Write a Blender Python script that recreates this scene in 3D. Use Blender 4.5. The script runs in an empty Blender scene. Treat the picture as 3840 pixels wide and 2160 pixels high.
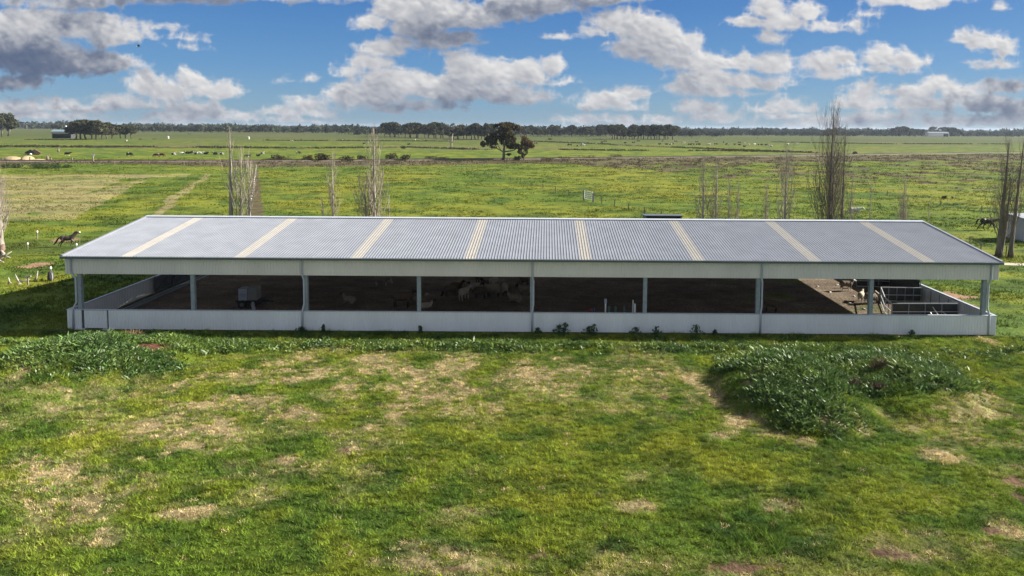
import bpy, bmesh, math, random
import numpy as np
from mathutils import Vector, Matrix
R = math.radians
PI = math.pi
rng = np.random.default_rng(7)
random.seed(7)
SC = bpy.context.scene
COL = SC.collection

# ------------------------------------------------------------------ camera (measured from the shed's corners)
F = 2560.0; PITCH = 0.0721; ROLL = 0.0066; CX, CY = 2051.0, 660.6; CAM_H = 14.239
_cp, _sp, _cr, _sr = math.cos(PITCH), math.sin(PITCH), math.cos(ROLL), math.sin(ROLL)

def ray(px, py):
    x, y = px - CX, py - CY
    x0, y0 = _cr * x + _sr * y, -_sr * x + _cr * y
    rx, u = x0 / F, -y0 / F
    return Vector((rx, _cp + u * _sp, u * _cp - _sp))

def at(px, py, z=0.0):
    d = ray(px, py)
    t = (z - CAM_H) / d.z
    return Vector((d.x * t, d.y * t, z))

def at_depth(px, py, Y):
    d = ray(px, py)
    t = Y / d.y
    return Vector((d.x * t, Y, CAM_H + d.z * t))

cam = bpy.data.cameras.new('camera')
cam.lens = 24; cam.sensor_width = 36; cam.sensor_fit = 'HORIZONTAL'
cam.shift_x = -(CX - 1920) / 3840; cam.shift_y = (CY - 1080) / 3840
cam.clip_start = 0.5; cam.clip_end = 60000
camo = bpy.data.objects.new('camera', cam); COL.objects.link(camo)
U0 = Vector((0, _sp, _cp)); X0v = Vector((1, 0, 0)); FW = Vector((0, _cp, -_sp))
Rv = X0v * _cr + U0 * _sr; Uv = -X0v * _sr + U0 * _cr
M = Matrix((Rv, Uv, -FW)).transposed().to_4x4(); M.translation = Vector((0, 0, CAM_H))
camo.matrix_world = M
SC.camera = camo

# ------------------------------------------------------------------ helpers
def tag(o, label=None, cat=None, group=None, kind=None):
    if label: o['label'] = label
    if cat: o['category'] = cat
    if group: o['group'] = group
    if kind: o['kind'] = kind
    return o

def empty(name, loc=(0, 0, 0), rz=0.0, label=None, cat=None, group=None):
    o = bpy.data.objects.new(name, None); COL.objects.link(o)
    o.location = loc; o.rotation_euler = (0, 0, rz); o.empty_display_size = .2
    return tag(o, label, cat, group)

KIDS = {}
def link(name, me, parent=None):
    o = bpy.data.objects.new(name, me); COL.objects.link(o)
    if parent is not None:
        o.parent = parent; KIDS.setdefault(parent.name, []).append(o)
    return o

def copy_tree(o, parent=None):
    c = o.copy(); COL.objects.link(c)
    if parent is not None:
        c.parent = parent; KIDS.setdefault(parent.name, []).append(c)
    for ch in KIDS.get(o.name, []):
        copy_tree(ch, c)
    return c

class MB:
    def __init__(s, off=(0,0,0)): s.v = []; s.f = []; s.off = Vector(off)
    def add(s, vs, fs):
        b = len(s.v); s.v += [tuple(v) for v in vs]; s.f += [tuple(i + b for i in f) for f in fs]
        return s
    def box(s, x0, x1, y0, y1, z0, z1):
        return s.add([(x0,y0,z0),(x1,y0,z0),(x1,y1,z0),(x0,y1,z0),(x0,y0,z1),(x1,y0,z1),(x1,y1,z1),(x0,y1,z1)],
                     [(0,3,2,1),(4,5,6,7),(0,1,5,4),(1,2,6,5),(2,3,7,6),(3,0,4,7)])
    def bar(s, p, q, w, h=None, up=(0,0,1)):
        h = w if h is None else h
        p, q = Vector(p), Vector(q); d = (q - p).normalized(); up = Vector(up)
        if abs(d.dot(up)) > .98: up = Vector((1,0,0))
        r = d.cross(up).normalized() * w / 2; u = r.cross(d).normalized() * h / 2
        vs = [p-r-u, p+r-u, p+r+u, p-r+u, q-r-u, q+r-u, q+r+u, q-r+u]
        return s.add(vs, [(0,3,2,1),(4,5,6,7),(0,1,5,4),(1,2,6,5),(2,3,7,6),(3,0,4,7)])
    def tube(s, pts, rad, n=8, cap=True):
        pts = [Vector(p) for p in pts]
        if not hasattr(rad, '__len__'): rad = [rad] * len(pts)
        rings = []; prev = None
        for i, p in enumerate(pts):
            d = (pts[min(i+1, len(pts)-1)] - pts[max(i-1, 0)])
            if d.length < 1e-9: d = Vector((0,0,1))
            d.normalize()
            if prev is None:
                a = Vector((0,0,1)) if abs(d.z) < .9 else Vector((1,0,0))
                r = d.cross(a).normalized()
            else:
                r = (prev - d * prev.dot(d))
                r = r.normalized() if r.length > 1e-6 else d.orthogonal().normalized()
            prev = r; u = d.cross(r)
            rings.append([p + (r * math.cos(2*PI*k/n) + u * math.sin(2*PI*k/n)) * rad[i] for k in range(n)])
        vs = [v for ring in rings for v in ring]; fs = []
        for i in range(len(pts)-1):
            for k in range(n):
                fs.append((i*n+k, i*n+(k+1)%n, (i+1)*n+(k+1)%n, (i+1)*n+k))
        if cap:
            fs.append(tuple(range(n-1, -1, -1))); fs.append(tuple((len(pts)-1)*n+k for k in range(n)))
        return s.add(vs, fs)
    def ell(s, c, r, nu=12, nv=8, rot=None):
        c = Vector(c); vs = []; fs = []
        for j in range(1, nv):
            t = PI*j/nv
            for i in range(nu):
                a = 2*PI*i/nu
                p = Vector((r[0]*math.sin(t)*math.cos(a), r[1]*math.sin(t)*math.sin(a), r[2]*math.cos(t)))
                if rot is not None: p = rot @ p
                vs.append(c+p)
        top = Vector((0,0,r[2])); 
        if rot is not None: top = rot @ top
        vs.append(c+top); vs.append(c-top)
        for j in range(nv-2):
            for i in range(nu):
                fs.append((j*nu+i, (j+1)*nu+i, (j+1)*nu+(i+1)%nu, j*nu+(i+1)%nu))
        T, B = len(vs)-2, len(vs)-1
        for i in range(nu):
            fs.append((T, i, (i+1)%nu)); fs.append((B, (nv-2)*nu+(i+1)%nu, (nv-2)*nu+i))
        return s.add(vs, fs)
    def prism(s, poly, axis, a0, a1):
        # poly: 2-D outline; axis 'x': (y,z) outline swept in x; 'y': (x,z) swept in y
        n = len(poly)
        mk = (lambda p, a: (a, p[0], p[1])) if axis == 'x' else ((lambda p, a: (p[0], a, p[1])) if axis == 'y' else (lambda p, a: (p[0], p[1], a)))
        vs = [mk(p, a0) for p in poly] + [mk(p, a1) for p in poly]
        fs = [tuple(range(n)), tuple(range(2*n-1, n-1, -1))] + [(i, n+i, n+(i+1)%n, (i+1)%n) for i in range(n)]
        return s.add(vs, fs)
    def mesh(s, name, mat, smooth=False):
        me = bpy.data.meshes.new(name); me.from_pydata([tuple(Vector(v)-s.off) for v in s.v], [], s.f)
        bm = bmesh.new(); bm.from_mesh(me); bmesh.ops.recalc_face_normals(bm, faces=bm.faces); bm.to_mesh(me); bm.free()
        if mat is not None: me.materials.append(mat)
        if smooth:
            me.polygons.foreach_set('use_smooth', [True]*len(me.polygons))
        me.update(); return me
    def build(s, name, mat, parent=None, smooth=False):
        return link(name, s.mesh(name, mat, smooth), parent)

def np_mesh(name, verts, faces, mat, cols=None, smooth=False):
    """faces: (n,k) array, all of one size; cols: per-vertex rgb"""
    me = bpy.data.meshes.new(name)
    nv, (nf, k) = len(verts), faces.shape
    me.vertices.add(nv); me.vertices.foreach_set('co', np.asarray(verts, np.float32).ravel())
    me.loops.add(nf*k); me.loops.foreach_set('vertex_index', faces.astype(np.int32).ravel())
    me.polygons.add(nf); me.polygons.foreach_set('loop_start', np.arange(0, nf*k, k, dtype=np.int32))
    try: me.polygons.foreach_set('loop_total', np.full(nf, k, np.int32))
    except Exception: pass
    if smooth: me.polygons.foreach_set('use_smooth', np.ones(nf, bool))
    if cols is not None:
        a = me.attributes.new('tint', 'FLOAT_COLOR', 'POINT')
        c4 = np.ones((nv, 4), np.float32); c4[:, :3] = cols; a.data.foreach_set('color', c4.ravel())
    me.materials.append(mat); me.update(calc_edges=True); return me

# value noise on arrays
def _h(ix, iy, s):
    n = (ix.astype(np.int64)*374761393 + iy.astype(np.int64)*668265263 + s*974711) & 0x7fffffff
    n = ((n ^ (n >> 13)) * 1274126177) & 0x7fffffff
    return ((n ^ (n >> 16)) & 0xffff) / 65535.0
def vn(x, y, s=0):
    ix, iy = np.floor(x), np.floor(y); fx, fy = x-ix, y-iy
    fx = fx*fx*(3-2*fx); fy = fy*fy*(3-2*fy)
    a, b, c, d = _h(ix, iy, s), _h(ix+1, iy, s), _h(ix, iy+1, s), _h(ix+1, iy+1, s)
    return (a*(1-fx)+b*fx)*(1-fy)+(c*(1-fx)+d*fx)*fy
def fbm(x, y, s=0, o=4):
    t = 0; a = .5; n = 0
    for k in range(o):
        t = t + a*vn(x, y, s+k*17); n += a; x = x*2.03+11.3; y = y*2.03-7.7; a *= .5
    return t/n
def sstep(a, b, x):
    t = np.clip((x-a)/(b-a), 0, 1); return t*t*(3-2*t)

# ------------------------------------------------------------------ materials
def nodes(m):
    m.use_nodes = True; nt = m.node_tree
    return nt, nt.nodes, nt.links

def mat(name, c, rough=.7, var=.25, scale=6.0, metal=0.0, bump=0.0, c2=None, spec=.3, stretch=None, detail=4):
    m = bpy.data.materials.new(name); nt, N, L = nodes(m); b = N['Principled BSDF']
    b.inputs['Roughness'].default_value = rough; b.inputs['Metallic'].default_value = metal
    b.inputs['Specular IOR Level'].default_value = spec
    tc = N.new('ShaderNodeTexCoord'); ns = N.new('ShaderNodeTexNoise')
    ns.inputs['Scale'].default_value = scale; ns.inputs['Detail'].default_value = detail
    if stretch:
        mp = N.new('ShaderNodeMapping'); mp.inputs['Scale'].default_value = stretch
        L.new(tc.outputs['Object'], mp.inputs[0]); L.new(mp.outputs[0], ns.inputs['Vector'])
    else: L.new(tc.outputs['Object'], ns.inputs['Vector'])
    rp = N.new('ShaderNodeValToRGB'); rp.color_ramp.elements[0].position = .3; rp.color_ramp.elements[1].position = .7
    lo = tuple(x*(1-var) for x in c) if c2 is None else c2
    hi = tuple(min(1, x*(1+var)) for x in c) if c2 is None else c
    rp.color_ramp.elements[0].color = (*lo, 1); rp.color_ramp.elements[1].color = (*hi, 1)
    L.new(ns.outputs['Fac'], rp.inputs[0]); L.new(rp.outputs[0], b.inputs['Base Color'])
    if bump:
        bp = N.new('ShaderNodeBump'); bp.inputs['Strength'].default_value = bump; bp.inputs['Distance'].default_value = .05
        L.new(ns.outputs['Fac'], bp.inputs['Height']); L.new(bp.outputs[0], b.inputs['Normal'])
    return m

def leaf_mat(name, trans=.3, gloss=0.0):
    m = bpy.data.materials.new(name); nt, N, L = nodes(m); N.remove(N['Principled BSDF']); out = N['Material Output']
    at_ = N.new('ShaderNodeAttribute'); at_.attribute_name = 'tint'
    d = N.new('ShaderNodeBsdfDiffuse'); t = N.new('ShaderNodeBsdfTranslucent'); mx = N.new('ShaderNodeMixShader')
    mx.inputs[0].default_value = trans
    L.new(at_.outputs['Color'], d.inputs[0]); L.new(at_.outputs['Color'], t.inputs[0])
    L.new(d.outputs[0], mx.inputs[1]); L.new(t.outputs[0], mx.inputs[2])
    if gloss:
        g = N.new('ShaderNodeBsdfGlossy'); g.inputs['Roughness'].default_value = .45; g.inputs[0].default_value = (1,1,1,1)
        m2 = N.new('ShaderNodeMixShader'); m2.inputs[0].default_value = gloss
        L.new(mx.outputs[0], m2.inputs[1]); L.new(g.outputs[0], m2.inputs[2]); L.new(m2.outputs[0], out.inputs[0])
    else: L.new(mx.outputs[0], out.inputs[0])
    return m

M_LEAF = leaf_mat('leaf_tinted', .2)
M_GRASS = leaf_mat('grass_blades', .3)
M_WEED = leaf_mat('weed_leaves', .25, .02)
M_ROOF = mat('zinc_roof', (.205,.222,.255), .6, .10, .9, metal=.0, spec=.3)
M_SKYL = mat('fibreglass_sheet', (.43,.415,.385), .6, .08, 2.0)
def _translucent(m, f, c):
    nt, N, L = nodes(m); b = N['Principled BSDF']; t = N.new('ShaderNodeBsdfTranslucent'); t.inputs[0].default_value = (*c, 1); x = N.new('ShaderNodeMixShader'); x.inputs[0].default_value = f
    L.new(b.outputs[0], x.inputs[1]); L.new(t.outputs[0], x.inputs[2]); L.new(x.outputs[0], N['Material Output'].inputs[0])
_translucent(M_SKYL, .28, (.75,.70,.60))
M_CLAD = mat('zinc_cladding', (.70,.68,.63), .55, .07, .6, stretch=(1,1,.3))
M_CLADI = mat('zinc_wall', (.72,.755,.79), .55, .07, .6, stretch=(1,1,.3))
M_TRIM = mat('zinc_trim', (.42,.46,.52), .45, .06, 3)
M_GUT = mat('gutter_metal', (.10,.125,.13), .5, .1, 3)
M_STEEL = mat('galvanised_steel', (.25,.30,.33), .5, .15, 4)
M_DARKST = mat('dark_steel', (.10,.11,.12), .6, .2, 5)
M_RAIL = mat('galvanised_rail', (.62,.64,.66), .4, .08, 6, metal=.3)
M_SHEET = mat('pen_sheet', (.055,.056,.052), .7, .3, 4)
M_CONC = mat('concrete', (.42,.42,.40), .85, .15, 6, bump=.2)
M_BARK = mat('poplar_bark', (.36,.33,.28), .85, .4, 5, c2=(.16,.14,.115), stretch=(1,1,.2))
M_TWIG = mat('poplar_twig', (.30,.26,.205), .85, .3, 3)
M_BARKD = mat('poplar_bark_dark', (.17,.15,.125), .85, .4, 4, c2=(.07,.062,.052), stretch=(1,1,.25))
M_TWIGD = mat('poplar_twig_dark', (.15,.128,.10), .85, .3, 3)
M_DEADW = mat('bleached_wood', (.34,.30,.25), .8, .25, 6)
M_GUMB = mat('gum_bark', (.20,.175,.15), .85, .4, 2, c2=(.075,.065,.055))
M_WOOD = mat('weathered_post', (.20,.165,.13), .85, .3, 8)
M_WHITE = mat('white_paint', (.78,.78,.76), .5, .05, 5)
M_BLACK = mat('black_rubber', (.015,.015,.017), .7, .2, 8)
M_PLASTIC = mat('pale_plastic', (.32,.345,.39), .5, .06, 5)
M_PLASTIC2 = mat('grey_plastic', (.19,.19,.18), .6, .08, 5)
M_WIRE = mat('fence_wire', (.16,.15,.14), .6, .1, 5)
M_SAND = mat('sand_heap', (.30,.24,.14), .95, .15, 1.2, bump=.3)
M_RUST = mat('rusty_iron', (.20,.13,.10), .9, .3, 2)
M_DARKBLD = mat('dark_barn_wall', (.05,.052,.06), .8, .3, 1)
M_GREYROOF = mat('grey_iron_roof', (.30,.31,.34), .6, .12, .8)
M_BLUEROOF = mat('bluegreen_roof', (.20,.29,.33), .6, .1, .8)
M_GREEN = mat('green_stake_paint', (.06,.13,.10), .6, .15, 5)
M_RED = mat('dull_red_cloth', (.12,.03,.028), .8, .2, 6)
M_BLUE = mat('dull_blue_plastic', (.05,.075,.16), .6, .1, 6)
M_STONE = mat('pale_stone', (.55,.52,.47), .9, .15, 12)
M_PATH = mat('pale_dirt', (.40,.35,.28), .95, .15, .8, bump=.2)
M_BALLAST = mat('track_ballast', (.13,.10,.085), .95, .35, .5, bump=.3)
M_RAILI = mat('rail_iron', (.06,.05,.048), .6, .2, 3)

# ------------------------------------------------------------------ ground zones (plan positions measured from the photo)
def ell_zone(px, py, hx, hy):
    c = at(px, py); n, f = at(px, py+hy), at(px, py-hy)
    return (c.x, (n.y+f.y)/2, hx*c.y/F, max(.1, abs(f.y-n.y)/2))
def ez(x, y, e, amp=.9, sc=None, s=0):
    cx, cy, rx, ry = e
    sc = sc or 2.2/min(rx, ry)
    d = 1-np.sqrt(((x-cx)/rx)**2+((y-cy)/ry)**2)
    return d+(fbm(x*sc, y*sc, s, 4)-.5)*amp
def inpoly(x, y, pts):
    r = np.zeros(x.shape, bool); n = len(pts)
    for i in range(n):
        (x1, y1), (x2, y2) = pts[i], pts[(i+1)%n]
        c = ((y1 > y) != (y2 > y)) & (x < (x2-x1)*(y-y1)/((y2-y1)+1e-12)+x1)
        r ^= c
    return r
def poly_zone(pp): return [(at(*p).x, at(*p).y) for p in pp]
def line_dist(x, y, pp):
    d = np.full(x.shape, 1e9)
    for a, b in zip(pp[:-1], pp[1:]):
        ax, ay, bx, by = a[0], a[1], b[0], b[1]
        t = np.clip(((x-ax)*(bx-ax)+(y-ay)*(by-ay))/((bx-ax)**2+(by-ay)**2), 0, 1)
        d = np.minimum(d, np.hypot(x-ax-t*(bx-ax), y-ay-t*(by-ay)))
    return d

SX0, SL, SY0, SHW = -33.19, 64.4, 46.49, 10.04
SX1, SY1 = SX0+SL, SY0+2*SHW
WH, FB, FT, RZ = 1.376, 3.926, 5.11, 6.56

TAN = [ell_zone(*e) for e in [(2035,1425,250,85),(1700,1380,140,45),(1370,1392,110,28),(1540,1462,170,45),(905,1625,90,35),(855,1745,115,32),
  (590,1600,160,55),(365,2020,110,50),(715,1920,160,34),(180,1790,160,80),(550,1820,80,30),(1110,1560,110,45),(1180,1400,120,32),(1250,1480,120,30),
  (2420,1400,150,40),(2710,1630,70,26),(3180,1610,120,30),(2380,1900,110,24),(3330,2080,170,40),(3790,1990,90,60),(2830,1500,40,50),
  (1300,1690,90,40),(1080,1720,60,30),(230,1500,150,18),(60,1480,60,40),(3640,1500,160,70),(3560,1720,140,50),(2960,1900,120,40),(3700,1280,40,60),(1500,2110,260,36),
  (2600,1440,80,60),(2760,1570,90,40)]]
TANW = [(ell_zone(*e), w) for e, w in (((1330,1480,900,230),1.0),((2030,1420,330,110),1.0),((700,1650,420,150),1.0),((330,1800,420,330),.85),((2500,1480,330,200),.6),((3650,1620,300,300),.65),((2000,2120,900,70),.6),((3500,2050,400,100),.7),((900,1850,500,150),.5),((120,1560,240,80),.6))]
TANL = [(poly_zone([(1075,1390),(782,1405),(583,1465),(424,1498),(166,1545)]), .55), (poly_zone([(2560,1400),(2660,1470),(2740,1540),(2891,1625),(3010,1660)]), .7)]
SOIL = [ell_zone(*e) for e in [(3340,2080,120,22),(3720,1988,50,22),(3810,1810,50,32),(3830,1870,40,20),(2790,2128,210,22),(1715,2135,65,14),(2030,2085,75,14),(2490,1490,30,8),
  (3540,1110,130,22),(3600,1150,110,22),(3420,1090,60,10),(130,997,70,14),(240,900,50,10),(1290,1690,30,12)]]
SOILR = [ell_zone(*e) for e in [(560,1348,95,15)]]
LUSH = [ell_zone(*e) for e in [(300,1390,420,95),(3000,1490,285,155),(3390,1435,250,105),(3200,1330,520,36),(1900,1300,900,26),(600,1300,500,36),(3350,1400,330,110)]]
DARKG = [ell_zone(*e) for e in [(250,1390,300,75),(2940,1480,260,140),(3420,1420,220,90),(2800,1960,420,80),(3000,1880,250,50),(2950,2050,300,60),(2350,2050,300,60),(1650,2060,260,50),(1500,1760,160,50)]]
FTAN = [poly_zone([(-200,652),(180,655),(720,653),(700,662),(560,666),(545,675),(290,817),(276,824),(-200,828)])]
FTAN_G = [poly_zone([(80,800),(150,795),(130,812),(110,812)]), poly_zone([(330,720),(400,700),(470,668),(545,668),(420,700),(300,735)])]
TRACK = poly_zone([(779,652),(797,653),(650,760),(645,772),(600,806),(568,806),(620,760),(612,755)])
VERGE = poly_zone([(-300,604),(500,606),(960,605),(1650,600),(2500,592),(3200,584),(4200,574),(4200,592),(3300,604),(2700,612),(2000,613),(1650,619),(960,628),(600,618),(260,612),(-300,640)])
ROUGH = poly_zone([(1990,606),(2500,604),(3200,592),(4200,585),(4200,800),(3700,745),(3350,700),(3000,690),(2750,672),(2520,648),(2300,628)])
DITCHS = poly_zone([(946,636),(966,636),(978,700),(988,830),(915,830),(936,720)])
YEL = [ell_zone(*e) for e in [(2250,655,380,28),(2450,720,300,40),(3350,715,260,14),(3450,650,130,10),(3050,700,140,16),(1300,700,150,60),(1150,760,140,40),(200,858,200,16),(3700,765,160,14),
  (1500,670,200,30),(2100,1850,420,120),(2550,1700,220,90),(2750,1780,160,70),(3500,1600,160,40),(400,1640,200,60),(120,1060,150,50),(2900,880,600,30)]]
DITCHL = [poly_zone([(1990,530),(2250,540),(2480,551),(2880,567),(3080,574)]), poly_zone([(-100,550),(300,552),(760,553),(1200,556),(1500,552),(1780,560)])]
BARNFL = (SX0, SX1, SY0, SY1)
WEEDY = ell_zone(170,925,330,36)
PATH = poly_zone([(3700,985),(3762,987),(3900,990),(4100,992)])

def zones(x, y):
    near = y < SY0
    t = np.zeros_like(x); so = np.zeros_like(x); ru = np.zeros_like(x); lu = np.zeros_like(x); ye = np.zeros_like(x); dk = np.zeros_like(x)
    n = near & (y > 0)
    xn, yn = x[n], y[n]
    if n.any():
        v = np.zeros_like(xn)
        for i, e in enumerate(TAN): v = np.maximum(v, sstep(.0, .75, ez(xn, yn, e, 1.5, .8, 31+i)))
        for pp, w in TANL: v = np.maximum(v, sstep(1, .3, line_dist(xn, yn, pp)/w+(fbm(xn*.9, yn*.9, 77)-.5)*1.6))
        v = np.maximum(v, .75*sstep(.56, .74, fbm(xn*.22, yn*.3, 401, 5))*sstep(42, 38, yn)*sstep(20, 6, xn+yn*.25))
        for i, (e, w_) in enumerate(TANW): v = np.maximum(v, w_*sstep(.0, .5, ez(xn, yn, e, .8, .35, 431+i))*sstep(.41, .60, fbm(xn*.55, yn*.75, 451, 5)))
        v = v*(.30+.70*sstep(.32, .62, fbm(xn*1.6, yn*1.6, 402, 4)))*(.72+.28*sstep(.36, .56, fbm(xn*.5, yn*.8, 403, 4)))
        l = np.zeros_like(xn)
        for i, e in enumerate(LUSH): l = np.maximum(l, sstep(-.05, .5, ez(xn, yn, e, 1.1, .6, 61+i)))
        l = np.maximum(l, .55*sstep(41.8, 43.4, yn+2.4*(fbm(xn*.5, yn*.5, 5)-.5))*sstep(.35, .6, fbm(xn*.45, yn*.8, 6, 4)))
        d_ = np.zeros_like(xn)
        for i, e in enumerate(DARKG): d_ = np.maximum(d_, sstep(.0, .6, ez(xn, yn, e, 1.0, .5, 91+i)))
        t[n] = v*(1-.8*l); lu[n] = l; dk[n] = d_
    for i, e in enumerate(SOIL): so = np.maximum(so, sstep(.05, .35, ez(x, y, e, .9, None, 131+i)))
    for i, e in enumerate(SOILR): so = np.maximum(so, sstep(.05, .3, ez(x, y, e, .7, None, 171+i)))
    for i, e in enumerate(YEL): ye = np.maximum(ye, sstep(.0, .6, ez(x, y, e, 1.0, None, 191+i)))
    f = (y > SY1) & (y < 420)
    if f.any():
        xf, yf = x[f], y[f]; wob = (fbm(xf*.12, yf*.12, 3)-.5)*5; wx, wy = xf+wob*.25, yf+wob*.5
        v = np.zeros_like(xf)
        for p in FTAN: v = np.maximum(v, inpoly(wx, wy, p)*(.45+.55*sstep(.35, .6, fbm(xf*.05+yf*.012, yf*.22, 8, 5))))
        for p in FTAN_G: v *= 1-.8*inpoly(wx, wy, p)
        v = np.maximum(v, inpoly(wx, wy, TRACK)*.95)
        t[f] = np.maximum(t[f], v)
        r = inpoly(xf, yf+(fbm(xf*.03, yf*.03, 12)-.5)*14, ROUGH)*sstep(.54, .64, fbm(xf*.13, yf*.11, 14, 4)+.08*sstep(190, 260, yf))
        r = np.maximum(r, inpoly(xf, yf+wob*.7, VERGE)*1.0)
        ru[f] = r*.8
        so[f] = np.maximum(so[f], inpoly(xf+wob*.1, yf, DITCHS)*.85)
    for pp in DITCHL:
        b = (y > 260) & (y < 900)
        if b.any(): ru[b] = np.maximum(ru[b], sstep(1, .4, line_dist(x[b], y[b], pp)/(9.0)+(fbm(x[b]*.03, y[b]*.05, 22)-.5)*1.6))
    ins = (x > SX0) & (x < SX1) & (y > SY0) & (y < SY1)
    so[ins] = 1.0-.55*sstep(.5, .68, fbm(x[ins]*.35, y[ins]*.35, 55, 4))*sstep(14, 20, x[ins])
    return t, so, ru, lu, ye, dk, ins

MOUNDS = [(*ell_zone(190,1420,380,150), 1.35), (*ell_zone(520,1360,200,90), .85), (*ell_zone(2990,1490,300,160), 1.2), (*ell_zone(3390,1465,290,130), .85)]
def height(x, y):
    z = np.zeros_like(x)
    n = (y < 46.3) & (y > 15)
    xn, yn = x[n], y[n]; h = np.zeros_like(xn)
    for i, (cx, cy, rx, ry, hh) in enumerate(MOUNDS):
        r2 = ((xn-cx)/rx)**2+((yn-cy)/ry)**2
        h = np.maximum(h, hh*np.clip(1-r2, 0, 1)**.9*(.8+.4*fbm(xn*.6, yn*.6, 211+i)))
    h += .07*sstep(42.0, 43.4, yn)*sstep(46.2, 44.6, yn)*(.6+.8*fbm(xn*.4, yn*.4, 220))
    h += .10*(fbm(xn*.5, yn*.5, 230)-.5)
    z[n] = h*sstep(46.3, 45.6, yn)
    return z

C_GREEN = np.array((.142,.222,.030)); C_YEL = np.array((.250,.285,.034)); C_DEEP = np.array((.055,.115,.026)); C_TAN = np.array((.56,.455,.245))
C_SOIL = np.array((.26,.165,.105)); C_SOILR = np.array((.27,.13,.085)); C_RUSH = np.array((.085,.064,.042)); C_VERGE = np.array((.165,.135,.080)); C_BARN = np.array((.155,.124,.092)); C_FAR = np.array((.105,.140,.038))

def ground_colour(x, y, zs=None):
    t, so, ru, lu, ye, dk, ins = zs if zs is not None else zones(x, y)
    k = np.where(y < SY0, .16, .045)
    n1 = fbm(x*k, y*k*1.5, 301, 4); n2 = fbm(x*k*5, y*k*7, 311, 4)
    a = np.clip(sstep(.38, .66, n1*.65+n2*.35)*.8+ye*.8, 0, 1)[:, None]
    c = C_GREEN*(1-a)+C_YEL*a
    d = np.clip(.66*lu+.36*dk+.55*sstep(.52, .36, n2), 0, 1)[:, None]
    c = c*(1-d)+C_DEEP*d
    far = sstep(300, 900, y)[:, None]; c = c*(1-far)+C_FAR*far
    st = sstep(.55, .75, fbm(x*.012, y*.02, 321, 3))*sstep(350, 500, y)
    c = c*(1-.45*st[:, None])+np.array((.19,.165,.08))*.45*st[:, None]
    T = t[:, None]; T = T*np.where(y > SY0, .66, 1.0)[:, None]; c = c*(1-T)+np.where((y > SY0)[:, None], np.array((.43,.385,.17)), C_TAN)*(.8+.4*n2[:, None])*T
    Ru = ru[:, None]; vg = sstep(.35, .65, fbm(x*.06, y*.09, 331, 3))[:, None]
    c = c*(1-Ru)+(C_RUSH*(1-vg)+C_VERGE*vg)*Ru
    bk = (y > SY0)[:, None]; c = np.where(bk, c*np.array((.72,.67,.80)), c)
    wd = sstep(.0, .5, ez(x, y, WEEDY, .9))[:, None]; c = c*(1-.55*wd)+np.array((.035,.06,.022))*.55*wd
    S = so[:, None]; sc_ = C_SOIL*(.75+.5*n2[:, None])
    rr = np.zeros_like(x)
    for e in SOILR: rr = np.maximum(rr, sstep(-.3, .1, ez(x, y, e, .2)))
    sc_ = sc_*(1-rr[:, None])+C_SOILR*rr[:, None]
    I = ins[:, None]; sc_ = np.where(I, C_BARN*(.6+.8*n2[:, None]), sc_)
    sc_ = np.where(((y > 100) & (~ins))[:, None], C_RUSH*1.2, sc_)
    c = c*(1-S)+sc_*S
    return c

def add_attr(me, name, arr):
    a = me.attributes.new(name, 'FLOAT', 'POINT'); a.data.foreach_set('value', np.asarray(arr, np.float32))

ys = np.concatenate([np.linspace(-60, 18, 20), np.arange(18.4, 70, .22), 70*1.0085**np.arange(0, 175), 310*1.016**np.arange(0, 130), np.geomspace(2600, 9000, 12)])
ys = np.unique(np.round(ys, 3))
us = np.concatenate([np.linspace(-2.2, -.92, 16), np.linspace(-.9, .78, 560), np.linspace(.80, 2.2, 16)])
gw = np.maximum(ys, 18.4)
GX = us[None, :]*gw[:, None]; GY = np.repeat(ys[:, None], len(us), 1)
gx, gy = GX.ravel(), GY.ravel()
gz = height(gx, gy)
zs_ = zones(gx, gy)
gc = ground_colour(gx, gy, zs_)
nr, nc = GX.shape
ii = np.arange(nr*nc).reshape(nr, nc)
gf = np.stack([ii[:-1, :-1].ravel(), ii[:-1, 1:].ravel(), ii[1:, 1:].ravel(), ii[1:, :-1].ravel()], 1)

mg = bpy.data.materials.new('paddock_ground'); nt, N, L = nodes(mg); b = N['Principled BSDF']
b.inputs['Roughness'].default_value = .95; b.inputs['Specular IOR Level'].default_value = .05
ta = N.new('ShaderNodeAttribute'); ta.attribute_name = 'tint'
geo = N.new('ShaderNodeNewGeometry')
def gnoise(scale, detail, stretch=(1,1,1), rough=.6):
    mp = N.new('ShaderNodeMapping'); mp.inputs['Scale'].default_value = stretch
    L.new(geo.outputs['Position'], mp.inputs[0])
    n = N.new('ShaderNodeTexNoise'); n.inputs['Scale'].default_value = scale; n.inputs['Detail'].default_value = detail; n.inputs['Roughness'].default_value = rough
    L.new(mp.outputs[0], n.inputs['Vector']); return n
nA = gnoise(5.0, 6); nB = gnoise(.55, 8, (1, 1.6, 1), .7); nC = gnoise(.12, 6, (1, 1.8, 1), .7)
def ramp(src, p0, v0, p1, v1):
    r = N.new('ShaderNodeMapRange'); r.inputs['From Min'].default_value = p0; r.inputs['From Max'].default_value = p1
    r.inputs['To Min'].default_value = v0; r.inputs['To Max'].default_value = v1; L.new(src, r.inputs['Value']); return r.outputs[0]
def mul(a, b_):
    m_ = N.new('ShaderNodeMath'); m_.operation = 'MULTIPLY'; L.new(a, m_.inputs[0]); L.new(b_, m_.inputs[1]); return m_.outputs[0]
fac = mul(mul(ramp(nA.outputs['Fac'], .3, .55, .7, 1.35), ramp(nB.outputs['Fac'], .3, .6, .65, 1.3)), ramp(nC.outputs['Fac'], .35, .8, .65, 1.2))
vm = N.new('ShaderNodeVectorMath'); vm.operation = 'SCALE'; L.new(ta.outputs['Color'], vm.inputs[0]); L.new(fac, vm.inputs['Scale'])
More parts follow.
